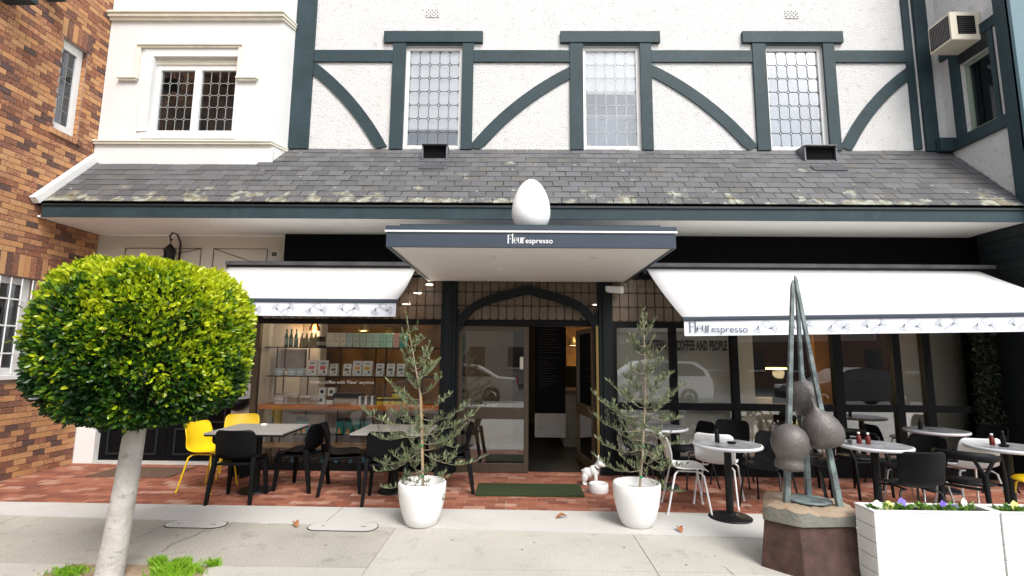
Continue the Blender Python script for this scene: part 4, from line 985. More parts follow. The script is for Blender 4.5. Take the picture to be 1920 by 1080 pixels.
for i, (a, b, z) in enumerate(bk):
    if i < 300:
        o = inst('brick', bm, bb, (U(-.002, .003), a-6.5, z), (0, 0, 0), (1, (b-a)/bl_, 1))
    else: mb.box(XL-.02, XL+U(-.002, .003), a, b, z, z+bh_)
BB(mb, 'bricks', brickm, kind='stuff')
def soldier(y0, y1, z0, z1, pr=.004):
    n = int((y1-y0)/.083); w = (y1-y0)/n; me = MB().box(-.02, pr, 0, w-.009, 0, z1-z0).mesh('lintel_brick', brickm)
    for i in range(n): inst('lintel_brick', me, bb, (0, y0+i*w-6.5, z0))
soldier(6.80, 7.33, 6.228, 6.505); soldier(6.80, 7.33, 4.732, 4.812, .03); soldier(5.3, 7.05, 2.648, 2.94)
# reveal bricks of the upper window
me = MB().box(-.14, -.015, -.004, .006, 0, bh_).mesh('reveal_brick', brickm)
for i in range(18): inst('reveal_brick', me, bb, (0, 7.262-6.5, 4.825+i*ph_))
e = sub('window_upper', bb); e.location = (-XL, -6.5, 0)
y0, y1, z0, z1 = 6.86, 7.255, 4.83, 6.22; xf = XL-.10
MB().box(xf-.04, xf+.03, y0, y0+.07, z0, z1).box(xf-.04, xf+.03, y1-.09, y1, z0, z1).box(xf-.04, xf+.03, y0+.07, y1-.09, z0, z0+.12).box(xf-.04, xf+.03, y0+.07, y1-.09, z1-.13, z1).build('frame', whitep, e, bev=.004)
pane = MB()
pm_ = MB().box(-.0015, .0015, -.055, .055, -.108, .108).mesh('pane', gl_dark)
for i in range(2):
    for j in range(5): inst('pane', pm_, e, (xf, y0+.07+.0575+i*.116, z0+.12+.114+j*.228), (0, U(-.01, .01), U(-.01, .01)))
lb = MB(); lb.box(xf-.004, xf+.004, y0+.183, y0+.191, z0+.12, z1-.13)
for j in range(1, 5): lb.box(xf-.0045, xf+.0045, y0+.07, y1-.09, z0+.12+j*.228-.004, z0+.12+j*.228+.004)
lb.build('lead_came', leadl, e, kind='stuff')
MB().box(xf-.3, xf-.28, y0, y1, z0, z1).build('room_lining', M('dim_green_room', (.10, .11, .09), .9, .2, 3), e)
e = sub('window_lower', bb); e.location = (-XL, -6.5, 0)
y0, y1, z0, z1 = 5.45, 6.92, 1.35, 2.635; xf = XL-.12
MB().box(xf-.04, xf+.03, y0, y0+.09, z0, z1).box(xf-.04, xf+.03, y1-.10, y1, z0, z1).box(xf-.04, xf+.03, y0+.09, y1-.10, z0, z0+.09).box(xf-.04, xf+.03, y0+.09, y1-.10, z1-.09, z1).box(xf-.04, xf+.03, 6.2, 6.26, z0+.09, z1-.09).build('frame', whitep, e, bev=.004)
MB().box(xf-.004, xf, y0+.09, y1-.1, z0+.09, z1-.09).build('pane', gl_dark, e)
MB().box(xf-.3, xf-.28, y0, y1, z0, z1).build('room_lining', roomdark, e)
MB().box(XL-.15, XL+.05, y0-.05, y1+.05, 1.29, 1.349).build('sill', whitep, e, bev=.005)
for i in range(10): MB().tube([(XL-.015, y0+.08+i*.15, z0+.01), (XL-.015, y0+.08+i*.15, z1-.01)], .009, 6).build('security_bar', whitep, e)
for z in (1.62, 1.98, 2.33): MB().box(XL-.022, XL-.008, y0+.02, y1-.02, z, z+.02).build('security_rail', whitep, e)
for (ya, yb_, za, zb, xx) in ((5.80, 6.02, 6.10, 6.3, -6.25), (6.42, 6.55, 6.54, 6.74, -6.4)):
    o = MB().box(XL-.01, xx, ya, yb_, za, zb).build('eave_bracket', teal, bb, (-XL, -6.5, 0), bev=.004)

# ================================================================== RIGHT WING
wg = empty('side_wing', (XR, 6.7, 0), 0, 'projecting side wing of white roughcast and teal timber at right edge', 'building')
def WG(mb, name, m, bev=0, **k): return mb.build(name, m, wg, (-XR, -6.7, 0), bev=bev, **k)
wo = (7.02, 7.53, 5.09, 6.21)
mb = MB()
mb.box(XR, XR+.3, 6.7, wo[0], 3.6, 9.2).box(XR, XR+.3, wo[1], 7.899, 3.6, 9.2).box(XR, XR+.3, wo[0], wo[1], 3.6, wo[2]).box(XR, XR+.3, wo[0], wo[1], wo[3], 9.2)
mb.box(XR+.3, 12, 6.7, 7.89, 3.6, 9.2)
WG(mb, 'wing_wall', roughcast)
def wb(y0, y1, z0, z1, pr=.04, m=teal, n='timber'): return WG(MB().box(XR-pr, XR-.001, y0, y1, z0, z1), n, m, .004)
wb(6.66, 6.875, 3.70, 9.2, .05, n='timber_post'); wb(6.876, 7.80, 4.90, 5.075, .055, n='timber_beam'); wb(6.876, 7.86, 6.44, 6.60, .04, n='timber_beam')
wb(7.535, 7.69, 5.076, 6.439, .045, n='timber_post'); wb(6.955, 7.018, 5.076, 6.439, .035, n='timber_post'); wb(7.02, 7.534, 6.20, 6.439, .03, teal_dark, n='window_head')
WG(MB().box(6.60, XR-.001, 7.74, 7.838, 4.90, 5.11), 'beam_end', teal, .004)
WG(MB().box(XR-.05, 7.55, 6.62, 6.699, 3.70, 9.2), 'front_post', M('wing_front_paint', hexc('56717a'), .5, .06, 4, bump=.2, bs=30, world=True), .006)
e = sub('wing_window', wg); e.location = (-XR, -6.7, 0); xf = XR+.09
MB().box(xf-.03, xf+.03, wo[0], wo[0]+.035, wo[2], wo[3]).box(xf-.03, xf+.03, wo[1]-.06, wo[1], wo[2], wo[3]).box(xf-.03, xf+.03, wo[0]+.035, wo[1]-.06, wo[2], wo[2]+.05).box(xf-.03, xf+.03, wo[0]+.035, wo[1]-.06, wo[3]-.06, wo[3]).build('frame', M('sage_frame', hexc('7d8b7c'), .5, .05), e, bev=.003)
MB().box(xf, xf+.004, wo[0]+.035, wo[1]-.06, wo[2]+.05, wo[3]-.06).build('pane', gl_dark, e)
MB().box(xf+.1, xf+.11, wo[1]-.22, wo[1], wo[2], wo[3]).build('curtain', M('sage_curtain', hexc('8d9a86'), .8, .1), e)
MB().box(xf+.29, xf+.30, wo[0], wo[1], wo[2], wo[3]).build('room_lining', roomdark, e)
# dark lower wing
WG(MB().box(XR-.03, 12, 6.4, 7.54, 0, 3.48), 'lower_wall', teal_dark)
WG(MB().box(XR-.02, 12, 7.541, 8.0, 0, 3.494), 'rear_wall', blackp)
for i in range(4): WG(MB().box(XR-.045, XR-.031, 6.42, 7.53, 2.9+i*.145, 3.03+i*.145), 'weatherboard', teal_dark, .003)
WG(MB().box(XR-.04, 12, 6.6, 7.54, 3.49, 3.69), 'string_course', teal)
# air conditioner
ac = empty('air_conditioner', (6.4, 7.12, 6.36), 0, 'beige box air conditioner jutting from the side wing above its window', 'air conditioner')
beige = M('beige_enamel', (.58, .53, .43), .5, .06, 4)
MB().box(0, .449, 0, .41, 0, .45).build('casing', beige, ac, bev=.012)
MB().box(.10, .36, -.006, -.001, .09, .38).build('side_louvre_panel', blackp, ac)
for i in range(9): MB().box(.11, .35, -.012, -.007, .105+i*.03, .113+i*.03).build('louvre', M('grille_dark', (.03, .028, .025), .5), ac)
MB().box(-.008, -.001, .03, .38, .04, .40).build('front_panel', blackp, ac)
mb = MB()
for i in range(9): mb.box(-.014, -.009, .035, .375, .06+i*.037, .067+i*.037)
for i in range(12): mb.box(-.0145, -.0095, .045+i*.029, .05+i*.029, .05, .39)
mb.build('grille', M('grille_grey', (.16, .15, .15), .5), ac)
# climbing plant on dark end wall
def leaf_cloud(pts, size, aspect=.45, up_bias=0, leaf_tone=None, fold=.25, seed=1, hexa=False):
    rr = np.random.RandomState(seed); n = len(pts); P = np.array([p[0] for p in pts]); D = np.array([p[1] for p in pts])
    D = D/np.linalg.norm(D, axis=1, keepdims=True)
    T = rr.normal(size=(n, 3)); T -= D*np.sum(T*D, axis=1, keepdims=True); T /= np.linalg.norm(T, axis=1, keepdims=True); Nn = np.cross(D, T)
    s = (size*rr.uniform(.65, 1.2, n))[:, None]; w = s*aspect
    if hexa:
        up_ = Nn*w*fold; V = np.stack([P, P+D*s*.3+T*w*.5+up_, P+D*s*.72+T*w*.42+up_, P+D*s, P+D*s*.72-T*w*.42+up_, P+D*s*.3-T*w*.5+up_], 1).reshape(-1, 3); b = np.arange(n)[:, None]*6
        return V, np.concatenate([b+np.array(q) for q in ([0, 1, 2], [0, 2, 3], [0, 3, 4], [0, 4, 5])], 1).reshape(-1, 3), (np.zeros(n) if leaf_tone is None else np.array(leaf_tone))
    V = np.stack([P, P+D*s*.45+T*w*.5+Nn*w*fold, P+D*s, P+D*s*.45-T*w*.5+Nn*w*fold], 1).reshape(-1, 3)
    F = np.arange(n)[:, None]*4+np.array([0, 1, 2]); G = np.arange(n)[:, None]*4+np.array([0, 2, 3])
    return V, np.concatenate([F, G], 1).reshape(-1, 3), (np.zeros(n) if leaf_tone is None else np.array(leaf_tone))
def leaf_obj(name, V, F, yg, m, parent=None, loc=(0, 0, 0)):
    me = bpy.data.meshes.new(name); me.from_pydata(V.tolist(), [], F.tolist()); me.materials.append(m)
    a = me.attributes.new('leaf_tone', 'FLOAT', 'POINT'); a.data.foreach_set('value', np.repeat(yg, len(V)//len(yg)).astype(np.float32))
    me.polygons.foreach_set('use_smooth', [False]*len(me.polygons))
    return inst(name, me, parent, loc)
pts = []
for i in range(5000):
    pts.append(((U(6.5, 6.86), U(7.40, 7.53), U(.3, 2.7)), (U(-1, 1), U(-1.2, .2), U(-1, .6))))
V, F, y_ = leaf_cloud(pts, .05, .7, seed=4); hd = empty('climbing_plant', (6.7, 7.5, 0), 0, 'dark climbing plant covering end wall right of the shop windows', 'plant')
y_ = np.random.RandomState(3).uniform(0, 1, len(pts)); o = leaf_obj('foliage', V-np.array([6.7, 7.5, 0]), F, y_, ivym, hd); o['kind'] = 'stuff'
MB().tube([(0, .02, 0), (.03, 0, 1), (-.05, 0, 2.5)], .015, 6).build('stem', olbark, hd)
# lantern bracket (left)
q = at(318, 450, 7.6)
lt = empty('hanging_lantern', (q.x, 7.85, q.z), 0, 'black wrought iron lantern on scroll bracket above the ficus', 'lantern')
path = [(.0, 0, -.35), (.02, -.02, .0), (.01, -.1, .12), (0, -.2, .13), (0, -.25, .06), (0, -.22, 0), (0, -.19, .02)]
MB().tube(path, .012, 6).build('scroll_bracket', blackmt, lt); MB().lathe([(.02, 0), (.09, -.09), (.085, -.1), (.06, -.32), (.0, -.34)], 8, (0, -.22, -.06), sm=False).build('lantern_body', blackmt, lt)
MB().tube([(0, -.22, 0), (0, -.22, -.06)], .008, 5).build('ring', blackmt, lt)
# black bowl lamp and A-board
q = at(445, 755, 7.75)
wlmp = empty('wall_lamp', q, 0, 'black half bowl wall lamp under the tiled strip left of shop window', 'wall lamp')
MB().lathe([(0, -.13), (.1, -.10), (.165, -.02), (.17, .06), (.15, .06), (.14, 0), (.0, -.08)], 20).build('bowl', blackmt, wlmp); MB().tube([(0, 0, 0), (0, .1, 0)], .02, 6).build('mount', blackmt, wlmp)
ab = empty('sandwich_board', (-3.74, 7.2, 0), R(70), 'small black sandwich board on the bricks near the shop window corner', 'sandwich board')
MB().hexa([(-.13, -.10, 0), (.13, -.10, 0), (.13, -.085, 0), (-.13, -.085, 0), (-.11, -.008, .42), (.11, -.008, .42), (.11, .0, .42), (-.11, .0, .42)]).build('front_panel', blackmt, ab)
MB().hexa([(-.13, .085, 0), (.13, .085, 0), (.13, .10, 0), (-.13, .10, 0), (-.11, .001, .42), (.11, .001, .42), (.11, .008, .42), (-.11, .008, .42)]).build('rear_panel', blackmt, ab)
q = at(515, 477, 7.68)
MB().box(-.03, .03, -.03, 0, -.03, .03).build('junction_box', brownal, None, tuple(q), label='small grey junction box on the black wall left of canopy', cat='junction box')

# ================================================================== FURNITURE
def shell(wid=.45, seatd=.42, topz=.80, seatz=.45):
    prof = [(-.21, seatz-.02), (-.20, seatz), (-.12, seatz+.006), (0, seatz-.008), (.10, seatz-.006), (.165, seatz+.02), (.20, seatz+.08), (.22, seatz+.16), (.24, seatz+.24), (.262, seatz+.31), (.272, topz-.015), (.275, topz)]
    ws = [.80, .90, .96, .98, .97, .97, .98, 1.0, 1.0, .97, .88, .74]; n = 12; V = []
    for (y, z), w in zip(prof, ws):
        back = min(1, max(0, (z-seatz-.03)/.12))
        for i in range(n+1):
            s = -1+2*i/n; x = s*wid/2*w
            V.append((x, y-back*.055*s*s+0, z+(1-back)*.03*s*s*(1 if y > -.19 else .3)))
    m = len(prof); F = [(j*(n+1)+i, j*(n+1)+i+1, (j+1)*(n+1)+i+1, (j+1)*(n+1)+i) for j in range(m-1) for i in range(n)]
    return MB().add(V, F, 0, True)
def shell_obj(m, par, **k):
    o = shell(**k).build('shell', m, par); s = o.modifiers.new('s', 'SOLIDIFY'); s.thickness = .014; s.offset = 0
    b = o.modifiers.new('sub', 'SUBSURF'); b.levels = b.render_levels = 1; return o
def tube_chair(name, ms, ml):
    e = empty(name)
    shell_obj(ms, e)
    for sx in (-1, 1):
        MB().tube([(sx*.10, -.09, .425), (sx*.165, -.13, .425), (sx*.195, -.155, .40), (sx*.235, -.215, .0)], .0105, 8).build('leg', ml, e)
        MB().tube([(sx*.10, .09, .425), (sx*.165, .12, .425), (sx*.195, .145, .40), (sx*.235, .235, .0)], .0105, 8).build('leg', ml, e)
    MB().tube([(-.10, -.10, .425), (-.10, .10, .425)], .009, 6).tube([(.10, -.10, .425), (.10, .10, .425)], .009, 6).build('under_frame', ml, e)
    for (x, y) in ((-.236, -.216), (.236, -.216), (-.236, .236), (.236, .236)): MB().lathe([(.014, 0), (.014, .02)], 8, (x, y, .001)).build('foot_cap', ml, e)
    return e
def block_chair(name, ms):
    e = empty(name); shell_obj(ms, e, wid=.46, topz=.80)
    for sx in (-1, 1):
        MB().hexa([(sx*.22-.018, -.22, 0), (sx*.22+.018, -.22, 0), (sx*.22+.018, -.185, 0), (sx*.22-.018, -.185, 0), (sx*.19-.025, -.20, .44), (sx*.19+.025, -.20, .44), (sx*.19+.025, -.14, .44), (sx*.19-.025, -.14, .44)]).build('leg', ms, e, bev=.006)
        MB().hexa([(sx*.235-.018, .25, 0), (sx*.235+.018, .25, 0), (sx*.235+.018, .29, 0), (sx*.235-.018, .29, 0), (sx*.21-.022, .15, .50), (sx*.21+.022, .15, .50), (sx*.21+.022, .215, .50), (sx*.21-.022, .215, .50)]).build('leg', ms, e, bev=.006)
    MB().box(-.19, .19, -.19, .19, .405, .432).build('seat_frame', ms, e, bev=.008)
    return e
def arm_chair(name, ms):
    e = empty(name)
    MB().lathe([(.05, .435), (.21, .44), (.22, .455), (.0, .46)], 24).build('seat', ms, e)
    rail_ = [(.25*math.cos(R(a))*1.0, .23*math.sin(R(a)), .70+.02*math.sin(R(a))) for a in range(-15, 196, 15)]
    MB().tube(rail_, [.02]*3+[.03]*9+[.02]*3, 8, flat=1.6).build('top_rail', ms, e)
    for sx in (-1, 1):
        MB().tube([(sx*.25, -.22, 0), (sx*.25, -.19, .45), (sx*.26, -.06, .69)], [.016, .022, .018], 8).build('leg', ms, e)
        MB().tube([(sx*.20, .26, 0), (sx*.17, .20, .44), (sx*.165, .19, .55)], [.016, .025, .025], 8).build('leg', ms, e)
        MB().tube([(sx*.165, .19, .54), (sx*.23, .12, .70)], .017, 8).tube([(sx*.165, .19, .54), (sx*.10, .23, .70)], .017, 8).build('fork_brace', ms, e)
    MB().tube([(-.25, -.19, .42), (.25, -.19, .42)], .014, 6).tube([(-.17, .2, .42), (.17, .2, .42)], .014, 6).build('seat_rail', ms, e)
    return e
protos = {}
def place(kind, x, y, rz, label, group=None, cat='chair', z=.003):
    mk = {'yellow': lambda: tube_chair('yellow_chair', yellowpl, yellowmt), 'white': lambda: tube_chair('white_chair', whitepl, whitep), 'black': lambda: tube_chair('black_chair', blackpl, blackmt),
          'block': lambda: block_chair('chunky_chair', blackpl), 'arm': lambda: arm_chair('armchair', blackpl), 'round': round_table, 'square': square_table, 'chromeblack': lambda: tube_chair('black_chair', blackpl, chrome)}
    if kind not in protos: o = protos[kind] = mk[kind]()
    else: o = copy_tree(protos[kind])
    o.location = (x, y, z); o.rotation_euler = (0, 0, R(rz)); tag(o, label, cat, group); return o
def round_table():
    e = empty('round_table')
    MB().lathe([(.0, .715), (.33, .715), (.345, .722), (.35, .735), (.347, .748), (.33, .752)], 48).build('table_rim', marrim, e)
    MB().lathe([(.331, .7515), (.331, .7525)], 40).build('tabletop', marble, e)
    MB().lathe([(.038, .03), (.038, .715)], 20).build('column', blackmt, e)
    MB().lathe([(.215, 0), (.215, .012), (.20, .022), (.06, .032), (.04, .05)], 40).build('base', blackmt, e); return e
def square_table():
    e = empty('square_table')
    MB().box(-.45, .45, -.42, .42, .722, .74).build('tabletop', greytop, e, bev=.002); MB().box(-.445, .445, -.415, .415, .70, .7215).build('table_edge', blackmt, e)
    MB().lathe([(.04, .03), (.04, .70)], 16).build('column', blackmt, e); MB().box(-.2, .2, -.2, .2, .685, .6995).build('top_plate', blackmt, e)
    MB().lathe([(.20, 0), (.20, .014), (.18, .024), (.05, .034)], 36).build('base', blackmt, e); return e
gt = 'tables on the brick terrace'
place('square', -3.18, 6.45, 2, 'grey square table with ashtray, nearer the ficus', 'grey square tables left of the door', 'table')
place('square', -1.50, 6.50, 0, 'grey square table behind the left olive tree', 'grey square tables left of the door', 'table')
place('yellow', -3.80, 6.52, 82, 'yellow chair facing right at the table nearest the ficus', 'yellow chairs')
place('yellow', -3.82, 7.22, 25, 'yellow chair tucked behind the table by the white pillar', 'yellow chairs')
place('yellow', 5.30, 5.38, -100, 'yellow chair cut off by the right edge, behind the planters', 'yellow chairs')
gb = 'chunky black chairs left of the door'
place('block', -3.19, 6.10, 184, 'chunky black chair with its back to us at the ashtray table', gb)
place('block', -2.72, 6.62, -98, 'chunky black chair turned left, right of the ashtray table', gb)
place('block', -2.14, 6.50, 108, 'chunky black chair turned right towards the table behind the olive', gb)
place('block', -1.50, 6.13, 188, 'chunky black chair showing its back, behind the left olive branches', gb)
place('block', -.82, 6.62, -84, 'chunky black chair between left olive tree and door mat', gb)
place('block', -1.46, 7.12, 5, 'chunky black chair under the shop window behind the olive', gb)
place('white', 1.86, 5.90, 82, 'white chair facing right behind the right olive pot', 'white chairs')
place('white', 2.33, 6.20, 150, 'white chair tucked behind the nearest round table', 'white chairs')
place('white', 5.12, 6.10, 176, 'white chair on the far side of the black armchair', 'white chairs')
tr = 'round marble tables right of the door'
for x, y, l in ((2.22, 5.62, 'nearest round table, beside the white chairs'), (3.79, 5.66, 'round table with two red sauce bottles, right of the sculpture'), (5.16, 5.64, 'round table at the right edge with a red bottle'), (5.40, 6.86, 'rear round table against the right windows'), (1.86, 6.88, 'rear round table behind the right olive tree')): place('round', x, y, U(0, 90), l+', marble top', tr, 'table')
gk = 'black shell chairs on the terrace'
for x, y, a, l in ((2.82, 6.02, -50, 'black shell chair between the nearest round table and sculpture'), (3.80, 5.22, 180, 'black shell chair with its back to us behind the first planter'), (4.42, 5.95, -75, 'black shell chair right of the sauce bottle table'), (3.30, 6.15, 60, 'black shell chair left of the sauce bottle table behind the sculpture'),
                   (6.05, 7.0, -90, 'black shell chair at the rear round table by the climbing plant'), (2.30, 7.0, -80, 'black shell chair behind the upright white chair'), (2.85, 7.1, -30, 'black shell chair against the window behind the nearest table'), (1.62, 7.05, 70, 'black shell chair behind the right olive pot'), (4.9, 7.0, 80, 'black shell chair left of the rear right table')):
    place('black' if a != -75 else 'chromeblack', x, y, a, l, gk)
place('arm', 4.52, 5.40, 130, 'black armchair with forked back legs, just behind the first planter', 'black armchairs')
place('arm', 4.22, 6.62, 15, 'black armchair in the shade behind the sauce bottle table', 'black armchairs')
place('arm', 3.62, 6.75, -20, 'black armchair in the shade behind the sculpture', 'black armchairs')
# table things
ash = MB().lathe([(.03, 0), (.04, .005), (.042, .028), (.034, .028), (.03, .01), (.0, .008)], 20); TZ = .745
o = ash.build('ashtray', whitepl, None, (-3.22, 6.63, TZ), label='small round white ashtray on the grey table', cat='ashtray')
redm = M('red_sauce', (.12, .012, .01), .25, .1, 9)
def bottle(name, m, x, y, label, cat, h=.13, r=.022, grp=None, z=.756):
    e = empty(name, (x, y, z), 0, label, cat, grp); MB().lathe([(r, 0), (r*1.02, .01), (r, h*.62), (r*.45, h*.8), (r*.45, h*.86)], 14).build('bottle_body', m, e); MB().lathe([(r*.55, h*.86), (r*.55, h), (.0, h)], 12).build('cap', whitepl if m == redm else blackmt, e)
bottle('sauce_bottle', redm, 3.66, 5.70, 'red sauce bottle nearer the grey tin on the round table', 'bottle', .12, .024, 'red sauce bottles'); bottle('sauce_bottle', redm, 3.73, 5.66, 'red sauce bottle right of its twin on the round table', 'bottle', .12, .024, 'red sauce bottles')
bottle('sauce_bottle', redm, 5.07, 5.70, 'red sauce bottle on the round table at the right edge', 'bottle', .12, .024, 'red sauce bottles')
bottle('pepper_grinder', blackpl, 5.17, 5.68, 'black pepper grinder beside the red bottle at right edge', 'grinder', .15, .022)
bottle('pepper_grinder', blackpl, 2.14, 5.68, 'black pepper grinder on the nearest round table', 'grinder', .13, .024)
bottle('pepper_grinder', blackpl, 5.22, 6.88, 'black pepper grinder on the rear right round table', 'grinder', .14, .024)
MB().box(-.03, .03, -.03, .03, 0, .045).build('sugar_tin', M('tin_grey', (.3, .3, .3), .3, metal=.7), None, (3.57, 5.68, .756), .3, bev=.004, label='small grey sugar tin left of the sauce bottles', cat='tin')
for x, y, l in ((2.26, 5.60, 'shallow black dish beside the pepper grinder, nearest round table'), (5.1, 5.6, 'shallow black dish on the round table at right edge')): MB().lathe([(.035, 0), (.05, .018), (.046, .02), (.03, .006), (0, .005)], 18).build('dish', blackpl, None, (x, y, .756), label=l, cat='dish')
# mats
MB().vprism([(-.50, 6.33), (.80, 6.33), (.80, 6.88), (-.50, 6.88)], .006, .025).build('door_mat', turf, None, label='green artificial turf mat on the bricks before the door', cat='door mat')
MB().vprism([(-5.75, 7.02), (-4.65, 7.02), (-4.65, 7.6), (-5.75, 7.6)], .006, .016).build('door_mat', brownmat, None, label='flat brown mat before the black double doors', cat='door mat')
# dog statue (one body from merged volumes)
def blob(name, parts, vox, m, parent=None, smooth=4):
    bm_ = bmesh.new()
    for (c, r, rot) in parts:
        T = Matrix.Translation(c) @ Matrix.Rotation(R(rot[0]), 4, 'X') @ Matrix.Rotation(R(rot[1]), 4, 'Y') @ Matrix.Rotation(R(rot[2]), 4, 'Z') @ Matrix.Diagonal((r[0], r[1], r[2], 1))
        bmesh.ops.create_icosphere(bm_, subdivisions=3, radius=1, matrix=T)
    me = bpy.data.meshes.new(name); bm_.to_mesh(me); bm_.free(); me.materials.append(m); o = inst(name, me, parent)
    rm = o.modifiers.new('r', 'REMESH'); rm.mode = 'VOXEL'; rm.voxel_size = vox; rm.use_smooth_shade = True
    s = o.modifiers.new('s', 'SMOOTH'); s.factor = .6; s.iterations = smooth; return o
dg = empty('dog_statue', (.97, 6.93, .003), R(-12), 'white french bulldog statue with dark collar beside the door mat', 'statue')
N0 = (0, 0, 0)
dp = [((-.06, 0, .17), (.085, .065, .075), (0, 25, 0)), ((.03, 0, .20), (.075, .068, .085), (0, -20, 0)), ((.075, 0, .27), (.05, .055, .06), (0, 20, 0)),     # rump, chest, neck
      ((.12, -.005, .315), (.065, .062, .058), N0), ((.165, -.008, .295), (.036, .045, .034), N0),                                                # head, muzzle
      ((.095, .042, .385), (.014, .026, .05), (14, 0, 0)), ((.095, -.048, .385), (.014, .026, .05), (-14, 0, 0)),                                 # ears
      ((-.10, .05, .11), (.045, .028, .065), N0), ((-.10, -.05, .11), (.045, .028, .065), N0), ((-.115, .05, .05), (.02, .02, .05), (0, 12, 0)), ((-.115, -.05, .05), (.02, .02, .05), (0, 12, 0)),
      ((-.10, .05, .014), (.038, .024, .016), N0), ((-.10, -.05, .014), (.038, .024, .016), N0),
      ((.055, .045, .10), (.026, .024, .10), N0), ((.055, -.045, .10), (.026, .024, .10), N0), ((.068, .045, .014), (.036, .025, .016), N0), ((.068, -.045, .014), (.036, .025, .016), N0),
      ((-.14, 0, .20), (.02, .015, .015), N0)]
dg.scale = (.9, .9, .88)
blob('body', dp, .007, potw, dg, 3)
MB().tube([(.085+.055*math.cos(R(a))*.9, .06*math.sin(R(a)), .245-.03*math.cos(R(a))) for a in range(0, 361, 20)], .009, 6).build('collar', M('navy_collar', (.02, .025, .05), .5), dg)
for s in (-1, 1): MB().lathe([(0, -.008), (.008, 0), (0, .008)], 8, (.168, s*.032-.005, .325)).build('eye', blackpl, dg)
MB().lathe([(0, -.008), (.012, 0), (0, .008)], 8, (.20, -.008, .302)).build('nose', blackpl, dg)
MB().lathe([(.115, 0), (.12, .01), (.12, .10), (.112, .108), (.10, .108), (.095, .09), (0, .085)], 32).build('water_bowl', potw, None, (1.0, 6.58, .004), label='round white water bowl in front of the dog statue', cat='bowl')

# ================================================================== OLIVE TREES
def olive(pot, base, top, tips, label, potlabel, seed, ymid, pr_):
    rs = random.Random(seed); px_, py_ = pot
    e = empty('potted_olive_tree', (px_, py_, 0), 0, label, 'potted tree', 'olive trees in white pots')
    prof = [(0, 0), (.13, 0), (.155, .02), (.185, .09), (.215, .2), (.232, .31), (.237, .40), (.225, .415), (.215, .40), (.208, .34), (.20, .33), (0, .33)]
    MB().lathe(prof, 48).build('pot', potw, e); MB().lathe([(0, .331), (.198, .333)], 24).build('white_mulch', M('white_pebble_%d' % seed, (.6, .6, .58), .9, .2, 40, bump=1, bs=90), e)
    loc = Vector((px_, py_, 0))
    tb = [at(*p, py_) for p in base]; P = [q-loc for q in tb]; P[0].z = .33
    MB().tube(P, [.013, .011, .009, .006, .003][:len(P)], 8).build('trunk', olbark, e)
    MB().tube([P[0]+Vector((.01, .01, 0)), P[min(2, len(P)-1)]+Vector((.012, .01, 0))], .006, 6).build('stake', M('bamboo_%d' % seed, hexc('a07a3a'), .6), e)
    def stem_at(z):
        for a, b in zip(P, P[1:]):
            if a.z <= z <= b.z: t = (z-a.z)/(b.z-a.z); return a+(b-a)*t
        return P[-1] if z > P[-1].z else P[0]
    br = MB(); L = []
    ztop = P[-1].z
    def branch(a, b, sag, r):
        n = 8; pts = []
        for i in range(n+1):
            t = i/n; q = a+(b-a)*t; q = q+Vector((0, 0, -sag*4*t*(1-t)))+Vector((rs.uniform(-1, 1), rs.uniform(-1, 1), rs.uniform(-1, 1)))*.006; pts.append(q)
        br.tube(pts, [r*(1-.75*i/n) for i in range(n+1)], 4, cap=False); return pts
    def leaves(pts, dens, t0=.25):
        for i in range(len(pts)-1):
            ln = (pts[i+1]-pts[i]).length
            for k in range(max(1, int(ln*dens))):
                if (i+rs.random())/len(pts) < t0: continue
                q = pts[i].lerp(pts[i+1], rs.random()); d = (pts[i+1]-pts[i]).normalized()
                for s in (-1, 1):
                    v = d*rs.uniform(.3, 1.0)+Vector((rs.uniform(-1, 1), rs.uniform(-1, 1), rs.uniform(.2, 1.5)))*.65
                    L.append((tuple(q), tuple(v), rs.uniform(0, .6)+.4*rs.random()*(i/len(pts))))
    def grow(a, b, r=.004):
        ln = (b-a).length; pts = branch(a, b, ln*.16, r); leaves(pts, 62)
        for k in range(int(ln*10)):
            t = rs.uniform(.12, .9); i = int(t*8); q = pts[i]
            d = (b-a).normalized(); w = d*rs.uniform(.2, .7)+Vector((rs.uniform(-.7, .7), rs.uniform(-.9, .9), rs.uniform(.1, .9)))
            tl = ln*rs.uniform(.15, .38)*(1.1-t*.4); pts2 = branch(q, q+w.normalized()*tl, tl*.08, r*.5); leaves(pts2, 55, .1)
    for (u1, v1, u0_, v0_) in tips:
        dy = rs.uniform(-.12, .12)
        b = at(u1, v1, py_+dy)-loc; a = stem_at((at(u0_, v0_, py_)-loc).z); grow(a, b)
    for k in range(20):       # branches towards and away from the street
        z = rs.uniform(.42, ztop-.15); a = stem_at(z); ln = .12+.34*(1-(z-.4)/(ztop-.4)); an = rs.choice((-1, 1))*R(90)+rs.uniform(-.9, .9)
        grow(a, a+Vector((math.cos(an)*ln, math.sin(an)*ln, ln*.4+.02)), .0035)
    leaves([stem_at(ztop-.35+i*.04) for i in range(9)]+[P[-1]+Vector((0, 0, .02))], 60, 0)
    br.build('branches', olbark, e, kind='stuff')
    V, F, yy = leaf_cloud([(p, d) for p, d, y in L], .058, .20, leaf_tone=[y for p, d, y in L], seed=seed, fold=.1)
    o = leaf_obj('foliage', V, F, yy, leafO, e); o['kind'] = 'stuff'
    for zz in (.46, .75): MB().tube([stem_at(zz)+Vector((-.015, -.012, 0)), stem_at(zz)+Vector((.02, -.014, .004))], .009, 5).build('green_tie', M('green_tape_%d_%d' % (seed, int(zz*100)), (.0, .25, .10), .5), e)
